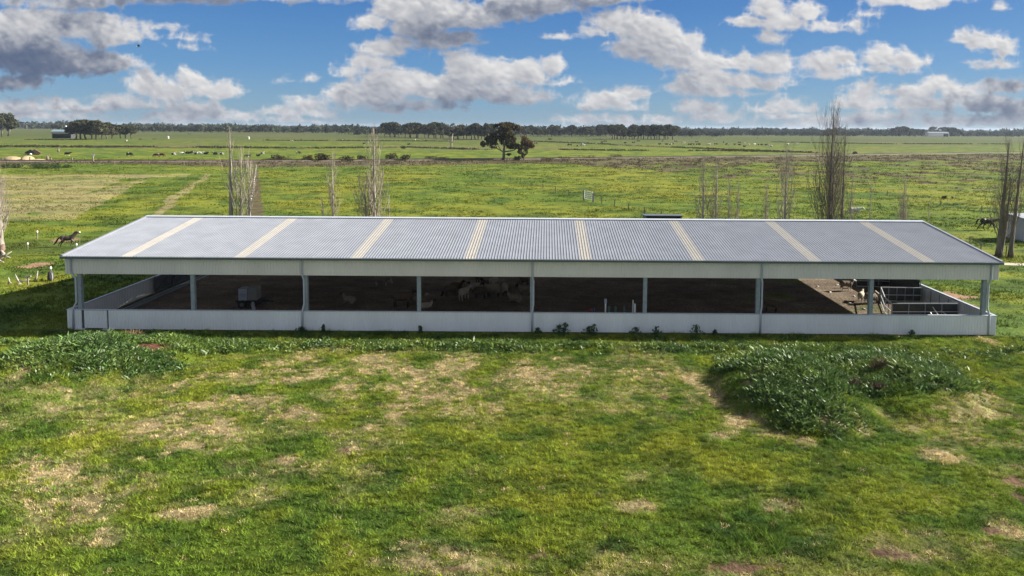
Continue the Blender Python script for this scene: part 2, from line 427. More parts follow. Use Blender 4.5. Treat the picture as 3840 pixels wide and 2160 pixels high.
L.new(vm.outputs[0], b.inputs['Base Color'])
bp = N.new('ShaderNodeBump'); bp.inputs['Strength'].default_value = .6; bp.inputs['Distance'].default_value = .25
ad = N.new('ShaderNodeMath'); ad.operation = 'ADD'; L.new(nA.outputs['Fac'], ad.inputs[0]); L.new(nB.outputs['Fac'], ad.inputs[1])
L.new(ad.outputs[0], bp.inputs['Height']); L.new(bp.outputs[0], b.inputs['Normal'])

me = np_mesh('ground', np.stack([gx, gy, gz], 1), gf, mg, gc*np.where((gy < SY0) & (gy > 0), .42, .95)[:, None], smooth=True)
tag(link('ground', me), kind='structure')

# ------------------------------------------------------------------ blades
def blades(name, bx, by, bz, h, w, lean, cols, m, label, seed=1, bend=False, cat='grass'):
    r = np.random.default_rng(seed); n = len(bx)
    a = r.uniform(0, 2*PI, n); la = r.uniform(0, 2*PI, n)
    dx, dy = np.cos(a)*w/2, np.sin(a)*w/2
    tx, ty = np.cos(la)*lean*h, np.sin(la)*lean*h
    if not bend:
        v = np.empty((n, 3, 3)); 
        v[:, 0] = np.stack([bx-dx, by-dy, bz], 1); v[:, 1] = np.stack([bx+dx, by+dy, bz], 1)
        v[:, 2] = np.stack([bx+tx, by+ty, bz+h], 1)
        k = 3
    else:   # leaf: four corners, wide in the middle
        v = np.empty((n, 4, 3))
        v[:, 0] = np.stack([bx, by, bz], 1)
        v[:, 1] = np.stack([bx+tx*.55-dx, by+ty*.55-dy, bz+h*.62], 1)
        v[:, 2] = np.stack([bx+tx, by+ty, bz+h*.85], 1)
        v[:, 3] = np.stack([bx+tx*.55+dx, by+ty*.55+dy, bz+h*.62], 1)
        k = 4
    f = np.arange(n*k).reshape(n, k)
    me = np_mesh(name, v.reshape(-1, 3), f, m, np.repeat(cols, k, 0))
    o = link(name, me); tag(o, label, cat, kind='stuff'); return o

def scatter(n, y0, y1, u0, u1, seed, power=1.0):
    r = np.random.default_rng(seed)
    y = (y0**2+(y1**2-y0**2)*r.random(n))**.5 if power == 1 else y0*(y1/y0)**r.random(n)
    return y*r.uniform(u0, u1, n), y, r

# near pasture: tufts of blades, each tuft green, yellow-green or dry straw
def tufts(n, nb, rad, hmul, seed):
    cx, cy, r = scatter(n, 18.5, 46.2, -.90, .80, seed)
    t, so, ru, lu, ye, dk, ins = zones(cx, cy)
    keep = r.random(len(cx)) > so*.95
    cx, cy, t, lu, dk = cx[keep], cy[keep], t[keep], lu[keep], dk[keep]
    gcol = ground_colour(cx, cy)
    dry = (r.random(len(cx)) < np.clip(t*1.25-.08, 0, 1)+.025)[:, None]
    green = np.where((r.random(len(cx)) < .5)[:, None], C_GREEN, C_YEL*.9)*(1-.5*dk[:, None])
    gcol = np.where(dry, C_TAN*r.uniform(.7, 1.15, (len(cx), 1)), np.where((t > .3)[:, None], green, gcol))
    hs = (.075+.075*r.random(len(cx)))*(1+.9*lu+.35*dk)*(.5+1.0*fbm(cx*.8, cy*.8, 41))*hmul*(1-.35*dry[:, 0])
    k = len(cx)*nb; q = np.sqrt(r.random(k))*rad; a = r.uniform(0, 2*PI, k)
    bx = np.repeat(cx, nb)+q*np.cos(a)*1.25; by = np.repeat(cy, nb)+q*np.sin(a)*.9
    bh = np.repeat(hs, nb)*r.uniform(.6, 1.25, k)*(1-.35*q/rad)
    bc = np.repeat(gcol*(r.uniform(.62, 1.28, (len(cx), 1))**1.5), nb, 0)*r.uniform(.75, 1.4, (k, 1))
    yl = (r.random(k) < .07)[:, None]; bc = np.where(yl, bc*.5+np.array((.26,.23,.10))*.5, bc)
    ok = by < SY0-.08
    return bx[ok], by[ok], bh[ok], bc[ok]
A = tufts(21000, 28, .145, 1.45, 11); B_ = tufts(46000, 6, .10, .8, 12)
bx, by, bh, bc = (np.concatenate([p, q]) for p, q in zip(A, B_)); r = np.random.default_rng(13)
blades('pasture_grass', bx, by, height(bx, by)-.01, bh, r.uniform(.016, .036, len(bx)), r.uniform(.3, 1.3, len(bx)), bc, M_GRASS,
       'short green and straw coloured pasture grass in front of the shed', 3)

# broad-leaved weeds on the mounds and the bank along the front wall
cx, cy, r = scatter(90000, 30, 46.2, -.90, .80, 17)
t, so, ru, lu, ye, dk, ins = zones(cx, cy)
pat = sstep(.33, .52, fbm(cx*.75, cy*.75, 75, 4))
keep = (r.random(len(cx)) < np.clip(lu*.62+np.minimum(lu, dk)*.5, 0, 1)*(.25+.75*pat)*np.where(cy > 44.2, .35, 1)) & (so < .3)
cx, cy, lu, dk = cx[keep], cy[keep], lu[keep], dk[keep]
nb = 7
n = len(cx)*nb
cl = fbm(cx*.9, cy*.9, 71)
bx = np.repeat(cx, nb)+r.normal(0, .10, n); by = np.repeat(cy, nb)+r.normal(0, .10, n)
hh = np.repeat((.08+.34*cl**1.5)*(1+.5*dk)*r.uniform(.55, 1.4, len(cx))*np.where(cy > 43.5, .6, 1), nb)*r.uniform(.5, 1.3, n)
base = np.array((.075,.135,.036)); alt = np.array((.150,.210,.040)); pale = np.array((.12,.165,.085))
mixv = np.clip(fbm(cx*.5, cy*.5, 72)*2.4-.85-.30*dk, 0, 1)[:, None]
cc = np.repeat((base*(1-mixv)+alt*mixv)*r.uniform(.75, 1.3, (len(cx), 1)), nb, 0)*r.uniform(.7, 1.4, (n, 1))
pl = (r.random(n) < .09)[:, None]; cc = np.where(pl, pale, cc)
ok = by < SY0-.12
blades('weeds', bx[ok], by[ok], height(bx[ok], by[ok]), hh[ok], r.uniform(.06, .13, ok.sum()), r.uniform(.3, 1.2, ok.sum()), cc[ok], M_WEED,
       'dark leafy weeds growing over the two mounds and along the shed wall', 5, bend=True, cat='weeds')

# paddocks beside and behind the shed
cx, cy, r = scatter(60000, 44, 290, -.92, .80, 23, 2)
t, so, ru, lu, ye, dk, ins = zones(cx, cy)
inb = (cx > SX0-.3) & (cx < SX1+.3) & (cy > SY0-.3) & (cy < SY1+.3)
keep = (~inb) & (r.random(len(cx)) > so) & ((cy > SY0) | (np.abs(cx) > 60)) & (ru < .5)
cx, cy = cx[keep], cy[keep]
cl = fbm(cx*.16, cy*.24, 81, 5)
keep = r.random(len(cx)) < sstep(.36, .64, cl)*1.0+.10
cx, cy, cl = cx[keep], cy[keep], cl[keep]
gcol = ground_colour(cx, cy)
nb = 6; n = len(cx)*nb; sc = np.repeat(.7+cy/130, nb)
bx = np.repeat(cx, nb)+r.normal(0, .16, n)*sc; by = np.repeat(cy, nb)+r.normal(0, .16, n)*sc
out = ~((bx > SX0-.2) & (bx < SX1+.2) & (by > SY0-.2) & (by < SY1+.2))
dk2 = np.repeat(sstep(.45, .7, cl), nb)[:, None]
bc = np.repeat(gcol, nb, 0); bc = bc*(1-.35*dk2)*r.uniform(.7, 1.3, (n, 1))
hh = r.uniform(.07, .20, n)*(.7+.5*sc)
blades('paddock_grass', bx[out], by[out], 0*bx[out], hh[out], (r.uniform(.05, .10, n)*sc)[out], r.uniform(.2, 1.2, out.sum()), bc[out], M_GRASS,
       'tufted green paddock grass around and behind the shed', 6)

# rushes and rough brown growth along the railway and the rough paddock
cx, cy, r = scatter(90000, 95, 700, -.95, .82, 29, 2)
t, so, ru, lu, ye, dk, ins = zones(cx, cy)
cl = fbm(cx*.14, cy*.2, 83, 4)
keep = r.random(len(cx)) < ru*sstep(.35, .6, cl)*.8
cx, cy = cx[keep], cy[keep]
nb = 6; n = len(cx)*nb; sc = np.repeat(cy/170, nb)
bx = np.repeat(cx, nb)+r.normal(0, .32, n)*sc; by = np.repeat(cy, nb)+r.normal(0, .25, n)*sc
pick = np.repeat(r.random(len(cx)), nb)[:, None]
bc = np.where(pick < .55, C_RUSH*.8, np.where(pick < .8, C_VERGE*.8, np.array((.05,.085,.028))))*r.uniform(.7, 1.4, (n, 1))
blades('rushes', bx, by, 0*bx, r.uniform(.15, .5, n)*np.minimum(sc, 1.6), r.uniform(.10, .24, n)*sc, r.uniform(.2, 1.0, n), bc, M_GRASS,
       'rough brown rushes and dead grass along the railway and the wet paddock', 8, cat='rushes')
# dark rush lines along the far ditches
vx, vy, hh_ = [], [], []
for pp in DITCHL+[poly_zone([(1990,560),(2300,564),(2700,566),(3100,572)]), poly_zone([(-100,524),(180,524),(360,526)]), poly_zone([(1000,527),(1300,528),(1700,530)]), poly_zone([(2900,533),(3300,540),(3840,541)]), poly_zone([(0,548),(500,551),(900,552)])]:
    for a, b_ in zip(pp[:-1], pp[1:]):
        k = int(math.hypot(b_[0]-a[0], b_[1]-a[1])*3.2); t = r.random(k)
        x_ = a[0]+(b_[0]-a[0])*t; kp = fbm(x_*.03, x_*0+b_[1]*.01, 26, 4) > .40; m_ = int(kp.sum())
        vx.append(x_[kp]+r.normal(0, 1.5, m_)); vy.append((a[1]+(b_[1]-a[1])*t)[kp]+r.normal(0, 3.5, m_))
vx, vy = np.concatenate(vx), np.concatenate(vy); n = len(vx)*3; bx = np.repeat(vx, 3)+r.normal(0, .8, n); by = np.repeat(vy, 3)
blades('ditch_rushes', bx, by, 0*bx, r.uniform(.3, 1.15, n), r.uniform(.6, 1.4, n), r.uniform(.1, .6, n), np.array((.045,.048,.026))*r.uniform(.6, 1.5, (n, 1)), M_GRASS,
       'dark broken lines of rushes along the far ditches', 9, cat='rushes')
#SECTION2
# ================================================================== THE SHED
SO = Vector((SX0+SL/2, SY0+SHW, 0))
shed = empty('livestock_shed', SO, 0, 'long open sided livestock shed with ribbed silver roof and pale skylight strips', 'shed')
def P(): return MB(SO)
PITCHR = .2; NR = int(round((SL+.2)/PITCHR)); RX0 = SX0-.1
SKX = [-28.95+7.907*i for i in range(8)]
EZ, EY = FT+.05, .14
def slope_z(y):  # y from eave to ridge, front
    t = (y-(SY0-EY))/(SHW+EY); return EZ+(RZ-EZ)*t
def rib_profile(x0, nrib, h):
    pts = []
    for k in range(nrib):
        a = x0+k*PITCHR
        pts += [(a, 0), (a+.115, 0), (a+.130, h), (a+.172, h), (a+.187, 0)]
    pts.append((x0+nrib*PITCHR, 0)); return pts
def roof_strip(m, x0, nrib, ya, za, yb, zb):
    pr = rib_profile(x0, nrib, .025); n = len(pr)
    m.add([(x, ya, za+z) for x, z in pr]+[(x, yb, zb+z) for x, z in pr], [(i, i+1, n+i+1, n+i) for i in range(n-1)])
sk_idx = [int(round((x-.4-RX0)/PITCHR)) for x in SKX]
roof = P(); prev = 0
yb = SY1+EY
for s0 in sk_idx+[NR]:
    roof_strip(roof, RX0+prev*PITCHR, s0-prev, SY0-EY, EZ, SY0+SHW, RZ)
    roof_strip(roof, RX0+prev*PITCHR, s0-prev, yb, EZ, SY0+SHW, RZ)
    prev = s0+4
roof.build('roof', M_ROOF, shed)
for s0 in sk_idx:
    k = P(); roof_strip(k, RX0+s0*PITCHR, 4, SY0-EY, EZ-.004, SY0+SHW, RZ-.004); roof_strip(k, RX0+s0*PITCHR, 4, yb, EZ-.004, SY0+SHW, RZ-.004)
    tag(k.build('skylight', M_SKYL, shed), 'cream translucent skylight strip')
rc = P()
rc.prism([(SY0+SHW-.28, RZ+.015), (SY0+SHW, RZ+.085), (SY0+SHW+.28, RZ+.015), (SY0+SHW+.28, RZ+.045), (SY0+SHW, RZ+.115), (SY0+SHW-.28, RZ+.045)], 'x', RX0-.05, RX0+NR*PITCHR+.05)
rc.build('ridge_cap', M_TRIM, shed)
for sx in (RX0-.02, RX0+NR*PITCHR+.02):
    bg = P()
    for ya in (SY0-EY, yb):
        bg.bar((sx, ya, EZ+.03), (sx, SY0+SHW, RZ+.03), .17, .10)
    bg.build('barge_capping', M_ROOF, shed)
for ya in (SY0-EY-.07, yb+.07):
    g = P(); g.box(RX0-.05, RX0+NR*PITCHR+.05, ya-.07, ya+.07, EZ-.15, EZ-.01); g.build('gutter', M_GUT, shed)

def ribbed(m, x0, x1, y, z0, z1, out=-1, d=.032):
    n = int(round((x1-x0)/PITCHR)); p = (x1-x0)/n; pts = []
    for k in range(n):
        a = x0+k*p; pts += [(a, y), (a+.11, y), (a+.125, y+out*d), (a+.165, y+out*d), (a+.18, y)]
    pts.append((x1, y)); q = len(pts)
    m.add([(x, yy, z0) for x, yy in pts]+[(x, yy, z1) for x, yy in pts], [(i, i+1, q+i+1, q+i) for i in range(q-1)])
def ribbed_y(m, y0, y1, x, zf0, zf1, out=-1, d=.022):
    n = int(round((y1-y0)/PITCHR)); p = (y1-y0)/n; pts = []
    for k in range(n):
        a = y0+k*p; pts += [(x, a), (x, a+.11), (x+out*d, a+.125), (x+out*d, a+.165), (x, a+.18)]
    pts.append((x, y1)); q = len(pts)
    m.add([(xx, a, zf0(a)) for xx, a in pts]+[(xx, a, zf1(a)) for xx, a in pts], [(i, i+1, q+i+1, q+i) for i in range(q-1)])

# fascias (upper cladding), two long sides
for yy, o in ((SY0, -1), (SY1, 1)):
    f = P(); ribbed(f, SX0, SX1, yy, FB, FT, o); f.box(SX0, SX1, min(yy, yy-o*.03)+(.001 if o > 0 else 0), max(yy, yy-o*.03)-(.001 if o > 0 else 0), FB-.02, FB)
    f.build('fascia', M_CLAD, shed)
gz_ = lambda a: (EZ-.1+(RZ-EZ)*(1-abs(a-SY0-SHW)/(SHW+EY)))
for xx, o in ((SX0, -1), (SX1, 1)):
    g = P(); ribbed_y(g, SY0+.03, SY1-.03, xx, lambda a: FB, gz_, o); g.build('gable_cladding', M_CLAD, shed)
# low walls: front wall leaves the gate opening free
gx0, gx1 = at_depth(307, 1200, SY0).x, at_depth(403, 1200, SY0).x
fw = P(); ribbed(fw, SX0, gx0, SY0, .04, WH); ribbed(fw, gx1+.08, SX1, SY0, .04, WH); fw.build('front_wall', M_CLADI, shed)
gt = P(); ribbed(gt, gx0+.16, gx1-.03, SY0+.02, .10, WH-.02)
gate = gt.build('gate', M_CLADI, shed)
gf_ = P()
gf_.bar((gx0+.12, SY0+.05, .05), (gx0+.12, SY0+.05, WH), .07); gf_.bar((gx1+.02, SY0+.05, .05), (gx1+.02, SY0+.05, WH), .07)
gf_.bar((gx0+.16, SY0+.06, .12), (gx1-.02, SY0+.06, .12), .05); gf_.bar((gx0+.16, SY0+.06, WH-.03), (gx1-.02, SY0+.06, WH-.03), .05)
gf_.build('gate_frame', M_DARKST, gate)
for fx in (gx0-.12, gx1+.10):
    k = P(); k.box(fx-.42, fx+.35, SY0-.22, SY0+.3, -.1, .07); k.build('footing', M_CONC, shed)
bw = P(); ribbed(bw, SX0, SX1, SY1, .02, WH, 1); bw.build('back_wall', M_CLADI, shed)
for xx, o, ya, yb2 in ((SX0, -1, SY0+.02, SY1-.02), (SX1, 1, SY0+.02, SY1-.02)):
    k = P(); ribbed_y(k, ya, yb2, xx, lambda a: .02, lambda a: WH, o); k.build('end_wall', M_CLADI, shed)
# capping along the top of the low walls
for a in ((SX0-.04, SX1+.04, SY0-.03, SY0+.14), (SX0-.04, SX1+.04, SY1-.14, SY1+.03), (SX0-.03, SX0+.16, SY0+.141, SY1-.141), (SX1-.16, SX1+.03, SY0+.141, SY1-.141)):
    k = P(); k.box(a[0], a[1], a[2], a[3], WH, WH+.035); k.build('wall_capping', M_TRIM, shed)
for a in ((SY0+.17, .3), (SY0+.17, .95)):   # girts behind the front wall
    k = P(); k.bar((SX0+.3, a[0], a[1]), (SX1-.3, a[0], a[1]), .05, .1); k.build('girt', M_STEEL, shed)
PXS = [-32.32+7.835*i for i in range(9)]
for i, x in enumerate(PXS):
    for y in (SY0+.19, SY1-.19):
        k = P()
        for q in (-.12, .12): k.box(x+q-.012, x+q+.012, y-.13, y+.13, 0, FB+.9)
        k.box(x-.108, x+.108, y-.012, y+.012, 0, FB+.9)
        k.box(x-.108, x+.108, y-.13, y-.11, 0, FB+.9)
        k.build('post', M_STEEL, shed)
    k = P()
    k.bar((x, SY0+.1, EZ-.30), (x, SY0+SHW, RZ-.30), .14, .34); k.bar((x, SY1-.1, EZ-.30), (x, SY0+SHW, RZ-.30), .14, .34)
    k.build('rafter', M_STEEL, shed)
for j in range(1, 13):
    for s in (0, 1):
        y = SY0+j*SHW/13 if not s else SY1-j*SHW/13
        k = P(); zz = EZ-.11+(RZ-EZ)*j/13
        k.box(SX0+.05, SX1-.05, y-.03, y+.03, zz-.07, zz+.07); k.build('purlin', M_STEEL, shed)
for x in (SX0+4.2, SX1-4.2):
    pass
for i in (0, 2, 4, 6, 8):
    x = PXS[i]+(-.42 if i == 0 else (.30 if i == 8 else (-.20 if i < 4 else .0 if i == 4 else .14)))
    k = P(); y = SY0-.09
    k.tube([(x, SY0-EY-.07, EZ-.14), (x, y, EZ-.30), (x, y, FB+.10), (x+(.22 if i == 0 else -.1 if i == 8 else .1), SY0+.02, FB-.32), (x+(.22 if i == 0 else -.1 if i == 8 else .1), SY0+.02, WH+.55), (x, y, WH+.05), (x, y, .08)], .065, 8)
    k.build('downpipe', M_TRIM, shed, True)
# timber gate leaves and feed rail along the inside of the left wall
for (ya, yb2) in ((56.6, 59.2), (59.6, 62.4)):
    k = P(); x = SX0+.32
    for z in (.2, 1.4): k.bar((x, ya, z), (x, yb2, z), .06)
    for y in (ya, yb2): k.bar((x, y, .1), (x, y, 1.5), .07)
    k.bar((x, ya, .2), (x, yb2, 1.4), .05); k.bar((x, ya, 1.4), (x, yb2, .2), .05)
    k.box(x-.05, x-.04, ya, yb2, .15, 1.42)
    k.build('stall_gate', M_DARKST, shed)
k = P(); k.bar((SX0+1.5, SY0+1, .18), (SX0+1.5, SY1-1, .18), .06, .12); k.bar((SX0+1.1, SY0+1, .2), (SX0+1.1, SY1-1, .2), .05, .16); k.build('feed_rail', M_STEEL, shed)

# ------------------------------------------------------------------ pens at the right end of the shed
def pen_panel(a, b, h, label, sheet=True, nposts=3):
    a, b = Vector((a[0], a[1], 0)), Vector((b[0], b[1], 0)); d = b-a; ln = d.length
    root = empty('pen_panel', a, math.atan2(d.y, d.x), label, 'pen panel', 'pen panels inside the shed')
    k = MB(); k.bar((0, 0, h), (ln, 0, h), .055, .06); k.bar((0, 0, h*.5), (ln, 0, h*.5), .045, .05); k.bar((0, 0, .12), (ln, 0, .12), .045, .05); k.build('rail', M_RAIL, root)
    for i in range(nposts+1):
        q = MB(); x = ln*i/nposts; q.bar((x, .045, 0), (x, .045, h+.02), .05); q.build('post', M_STEEL, root)
    if sheet:
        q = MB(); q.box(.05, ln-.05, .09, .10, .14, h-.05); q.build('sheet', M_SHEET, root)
    return root
pen_panel((25.9, 50.2), (30.9, 50.3), 1.25, 'pen panel nearest the front wall with a pale top rail', True, 4)
pen_panel((27.55, 55.4), (30.9, 55.3), 1.25, 'long pen panel with two pale rails crossing the middle of the shed pens', True, 5)
pen_panel((30.93, 50.4), (30.93, 55.2), 1.25, 'pen panel running along the right end wall in front of the cross panel', False, 4)
pen_panel((26.2, 52.0), (25.85, 50.3), 1.25, 'short slanting pen panel at the left of the front pen', False, 2)
pen_panel((27.5, 55.25), (26.25, 52.1), 1.25, 'slanting pen panel between the cross panel and the front pen', False, 2)
pen_panel((27.95, 60.6), (30.8, 60.4), 1.25, 'rearmost pen panel crossing the back of the pens', True, 3)
pen_panel((30.9, 55.5), (30.9, 65.5), 1.9, 'tall pen panel along the right end wall behind the cross panel', True, 5)
k = empty('loose_rails', (29.4, 49.7, 0), 0, 'loose pale rails leaning against the front pen panel', 'rails')
for i, (p, q) in enumerate((((0, .1, .1), (-.5, .5, 1.0)), ((.9, .1, .05), (.1, .45, .75)), ((-.35, .0, .05), (-.7, .42, .6)))):
    m = MB(); m.bar(p, q, .05); m.build('rail', M_RAIL, k)

# ------------------------------------------------------------------ box trailer and bits inside the shed
tp = at(942, 1150)
tr = empty('flat_trailer', tp, .04, 'low black flat trailer carrying two pale boxes inside the shed', 'trailer')
m = MB(); m.box(-.95, .95, -.55, .55, .52, .62); m.box(-.9, .9, -.5, -.42, .40, .52); m.box(-.9, .9, .42, .5, .40, .52); m.build('deck', M_BLACK, tr)
m = MB(); m.bar((.95, 0, .5), (1.75, 0, .42), .08); m.bar((.95, -.4, .5), (1.6, 0, .43), .06); m.bar((.95, .4, .5), (1.6, 0, .43), .06); m.build('drawbar', M_BLACK, tr)
for sx in (-.45, .35):
    for sy in (-.6, .6):
        m = MB(); m.tube([(sx, sy-.08, .33), (sx, sy+.08, .33)], .33, 18); w = m.build('wheel', M_BLACK, tr)
        m = MB(); m.tube([(sx, sy-.095, .33), (sx, sy+.095, .33)], .16, 12); m.build('rim', M_DARKST, w)
def crate(x, y, mt, lab, w, h, writing):
    r_ = empty('storage_box', (tp.x+x, tp.y+y, .625), .02, lab, 'box', 'boxes on the black trailer')
    m = MB(); m.box(-w/2, w/2, -.42, .42, 0, h); m.build('box_body', mt, r_)
    m = MB(); m.box(-w/2-.02, w/2+.02, -.44, .44, h, h+.05); m.build('lid', mt, r_)
    if writing:
        m = MB()
        for i, (a, b_, z) in enumerate(((-.26, .25, .56), (-.26, .25, .48), (-.16, .08, .38), (.02, .22, .37))): m.box(a, b_, -.426, -.424, h*z, h*z+.025)
        m.build('lettering', M_BLUE, r_)
crate(-.42, -.1, M_PLASTIC, 'pale blue grey box with dark writing on its front, left on the trailer', .66, .86, True)
crate(.30, -.05, M_PLASTIC2, 'plain grey box without writing, beside the lettered box on the trailer', .68, .98, False)
m = MB(tp); m.tube([tp+Vector((.42, -.62, .55)), tp+Vector((.46, -.72, .3)), tp+Vector((.62, -.95, .06)), tp+Vector((.75, -1.2, .03))], [.10, .13, .15, .04], 8)
o = m.build('feed_sack', M_PLASTIC, None, True); o.location = tp; tag(o, 'slumped pale feed sack hanging off the trailer corner', 'sack')
bp_ = at(1004, 1139); m = MB(); m.tube([(0, 0, 0), (0, 0, .3)], [.13, .17], 12); o = m.build('bucket', M_PLASTIC2); o.location = bp_; tag(o, 'small pale bucket on the shed floor right of the trailer', 'bucket')

def upright(name, px, ytop, Y, w, mt, label, cat, group=None, top=None):
    b_ = at_depth(px, ytop, Y)
    r_ = empty(name, (b_.x, Y, 0), 0, label, cat, group)
    m = MB(); m.bar((0, 0, 0), (0, 0, b_.z), w); m.build('stake', mt, r_)
    if top:
        m = MB(); m.box(-w*.9, w*.9, -w*.6, w*.6, b_.z-.30, b_.z+.03); m.build('cap', top, r_)
upright('marker_post', 2271, 1122, 48.3, .10, M_WHITE, 'tall dark post with a white head standing behind the front wall', 'post', None, M_PLASTIC)
for px, yt in ((2284, 1149), (2309, 1149), (2341, 1149), (2371, 1148)):
    upright('green_stake', px, yt, 48.2, .14, M_GREEN, {2284: 'green stake just right of the white headed post', 2309: 'green stake second from the white headed post', 2341: 'green stake third from the white headed post', 2371: 'green stake beside the pair of white posts'}[px], 'stake', 'green stakes behind the front wall')
upright('white_post', 2374, 1125, 48.0, .06, M_WHITE, 'taller thin white post of the pair behind the front wall', 'post')
upright('white_post', 2381, 1139, 47.9, .10, M_WHITE, 'shorter thicker white post of the pair behind the front wall', 'post')
b_ = at_depth(2208, 1165, 48.4); m = MB(); m.ell((0, 0, .55), (.28, .25, .55)); m.ell((.1, 0, .9), (.18, .16, .4)); o = m.build('red_sack', M_RED, None, True); o.location = (b_.x, 48.4, 0); tag(o, 'dull red sack slumped behind the front wall', 'sack')
b_ = at_depth(2228, 1165, 48.4); m = MB(); m.tube([(0, 0, 0), (0, 0, .05), (0, 0, .06), (0, 0, 1.25)], [.25, .25, .2, .05], 12); o = m.build('blue_cone', M_BLUE); o.location = (b_.x, 48.4, 0); tag(o, 'dull blue cone beside the red sack', 'cone')
for i, (px, py) in enumerate(((3066,1076),(3203,1112),(3187,1139),(3113,1097),(3240,1160),(3140,1069))):
    g = at(px, py); m = MB(); m.ell((0, 0, .03), (.16, .10, .07), 7, 5); o = m.build('stone', M_STONE); o.location = g; o.rotation_euler = (0, 0, i*1.3); o.scale = (.8+.1*i, 1, 1)
    tag(o, 'small pale stone on the brown floor in the sunlit wedge', 'stone', 'pale stones on the sunlit floor')

M_SLATE = mat('dark_iron_roof', (.085,.105,.125), .6, .1, 2)
# ------------------------------------------------------------------ small buildings
def shelter(name, loc, w, d, h0, h1, mw, mr, label, cat, rz=0, openfront=True):
    r_ = empty(name, loc, rz, label, cat)
    m = MB()
    t = .08
    m.prism([(0, 0), (d, 0), (d, h1), (0, h0)], 'x', -w/2, -w/2+t); m.build('side_wall', mw, r_)
    m = MB(); m.prism([(0, 0), (d, 0), (d, h1), (0, h0)], 'x', w/2-t, w/2); m.build('side_wall', mw, r_)
    m = MB(); m.box(-w/2+t, w/2-t, d-t, d, 0, h1-.02); m.build('back_wall', mw, r_)
    if not openfront:
        m = MB(); m.box(-w/2+t, w/2-t, 0, t, 0, h0-.02); m.build('front_wall', mw, r_)
    m = MB(); s = (h1-h0)/d; o = .18
    m.prism([(-o, h0-o*s), (d+o, h1+o*s), (d+o, h1+o*s+.09), (-o, h0-o*s+.09)], 'x', -w/2-o, w/2+o); m.build('roof', mr, r_)
    return r_
tp_ = at_depth(2480, 812, 84)
shelter('field_shelter', (tp_.x, 82, 0), 4.3, 3.0, at_depth(2480, 811, 82).z, at_depth(2480, 805.5, 85).z, M_DARKST, M_SLATE, 'small dark open fronted field shelter just behind the shed ridge', 'shelter')
g = at(3770, 905); 
shelter('horse_shelter', (g.x+5.6, g.y, 0), 6.8, 3.2, 2.95, 3.15, M_GREYROOF, M_GREYROOF, 'pale grey horse shelter behind the two leaning poplars', 'shelter', 0, False)

def gable(name, loc, w, d, h, rise, mw, mr, label, cat, rz=0, group=None, opening=None, chimney=False):
    r_ = empty(name, loc, rz, label, cat, group)
    m = MB(); m.prism([(-d/2, 0), (d/2, 0), (d/2, h), (0, h+rise), (-d/2, h)], 'x', -w/2, w/2); m.build('wall', mw, r_)
    m = MB(); o = .5; dd = d/2+o; s = rise/(d/2); e = h-o*s
    m.prism([(-dd, e+.03), (0, h+rise+.05), (dd, e+.03), (dd, e+.3), (0, h+rise+.3), (-dd, e+.3)], 'x', -w/2-o, w/2+o); rf = m.build('roof', mr, r_)
    if opening:
        m = MB(); x0, x1, z1 = opening; m.box(x0, x1, -d/2-.03, -d/2+.5, .02, z1); m.build('doorway', M_DARKBLD, r_)
    if chimney:
        m = MB(); m.box(w*.3, w*.3+1, -.5, .5, h+rise*.5, h+rise+1.6); m.build('chimney', M_RUST, rf)
    return r_
g = at(231, 519); shelter('open_barn', (g.x, g.y, 0), 17, 9, 4.6, 2.6, M_DARKBLD, M_GREYROOF, 'long low dark open barn left of the clump of trees', 'barn', R(6))
g = at(232, 500); gable('farmhouse', g, 24, 10, 2.6, 2.6, M_CONC, M_BLUEROOF, 'farmhouse with blue green roof half hidden behind the clump of trees', 'house', 0, None, None, True)
g = at(214, 497); gable('farm_shed', g, 6, 6, 3, 1.5, M_CONC, M_GREYROOF, 'small white farm shed in front of the blue green roofed farmhouse', 'shed')
g = at(248, 495); m = MB(); m.tube([(0,0,0),(0,0,10),(0,0,11)], [1.3,1.3,.2], 16); o = m.build('silo', M_WHITE, None, True); o.location = g; tag(o, 'slim white silo beside the farmhouse', 'silo')
g = at(1299, 494); gable('hay_shed', g, 34, 16, 5.0, 2.6, M_DARKBLD, M_ROOF, 'distant farm shed with bright roof left of the long tree row', 'shed', 0, None, (-12, 12, 4.5))
g = at(1253, 493); gable('cottage', g, 14, 10, 4, 3.5, M_CONC, M_BLUEROOF, 'small distant cottage left of the bright roofed shed', 'house')
g = at(1331, 493); gable('white_hut', g, 8, 6, 4, 1.5, M_WHITE, M_ROOF, 'tiny white hut right of the distant bright roofed shed', 'hut')
g = at(3513, 512); gable('machinery_shed', g, 38, 18, 7.0, 2.2, M_WHITE, M_ROOF, 'white machinery shed among the dark trees far off at right', 'shed', R(-8), None, (9, 18, 5.5))

# railway
rp = [at(*p) for p in ((-600,606),(350,605.5),(960,604.5),(1650,600),(2500,591),(3200,581),(3840,571),(4600,560))]
m = MB()
vs = []; fs = []
for i, p in enumerate(rp):
    for dy, z in ((-3.4, 0), (-1.9, .35), (1.9, .35), (3.4, 0)): vs.append((p.x, p.y+dy, z))
for i in range(len(rp)-1):
    for k in range(3): fs.append((i*4+k, (i+1)*4+k, (i+1)*4+k+1, i*4+k+1))
m.add(vs, fs); o = m.build('railway_bank', M_BALLAST); tag(o, kind='structure')
for dy in (-.75, .75):
    m = MB()
    for a, b_ in zip(rp[:-1], rp[1:]): m.bar((a.x, a.y+dy, .45), (b_.x, b_.y+dy, .45), .12, .26)
    o = m.build('railway_line', M_RAILI); tag(o, kind='structure')
pp = [at(*p) for p in ((3690,984),(3765,986),(3840,987.5),(4000,991))]; pq = [at(*p) for p in ((3690,990),(3765,994),(3840,996),(4000,1000))]
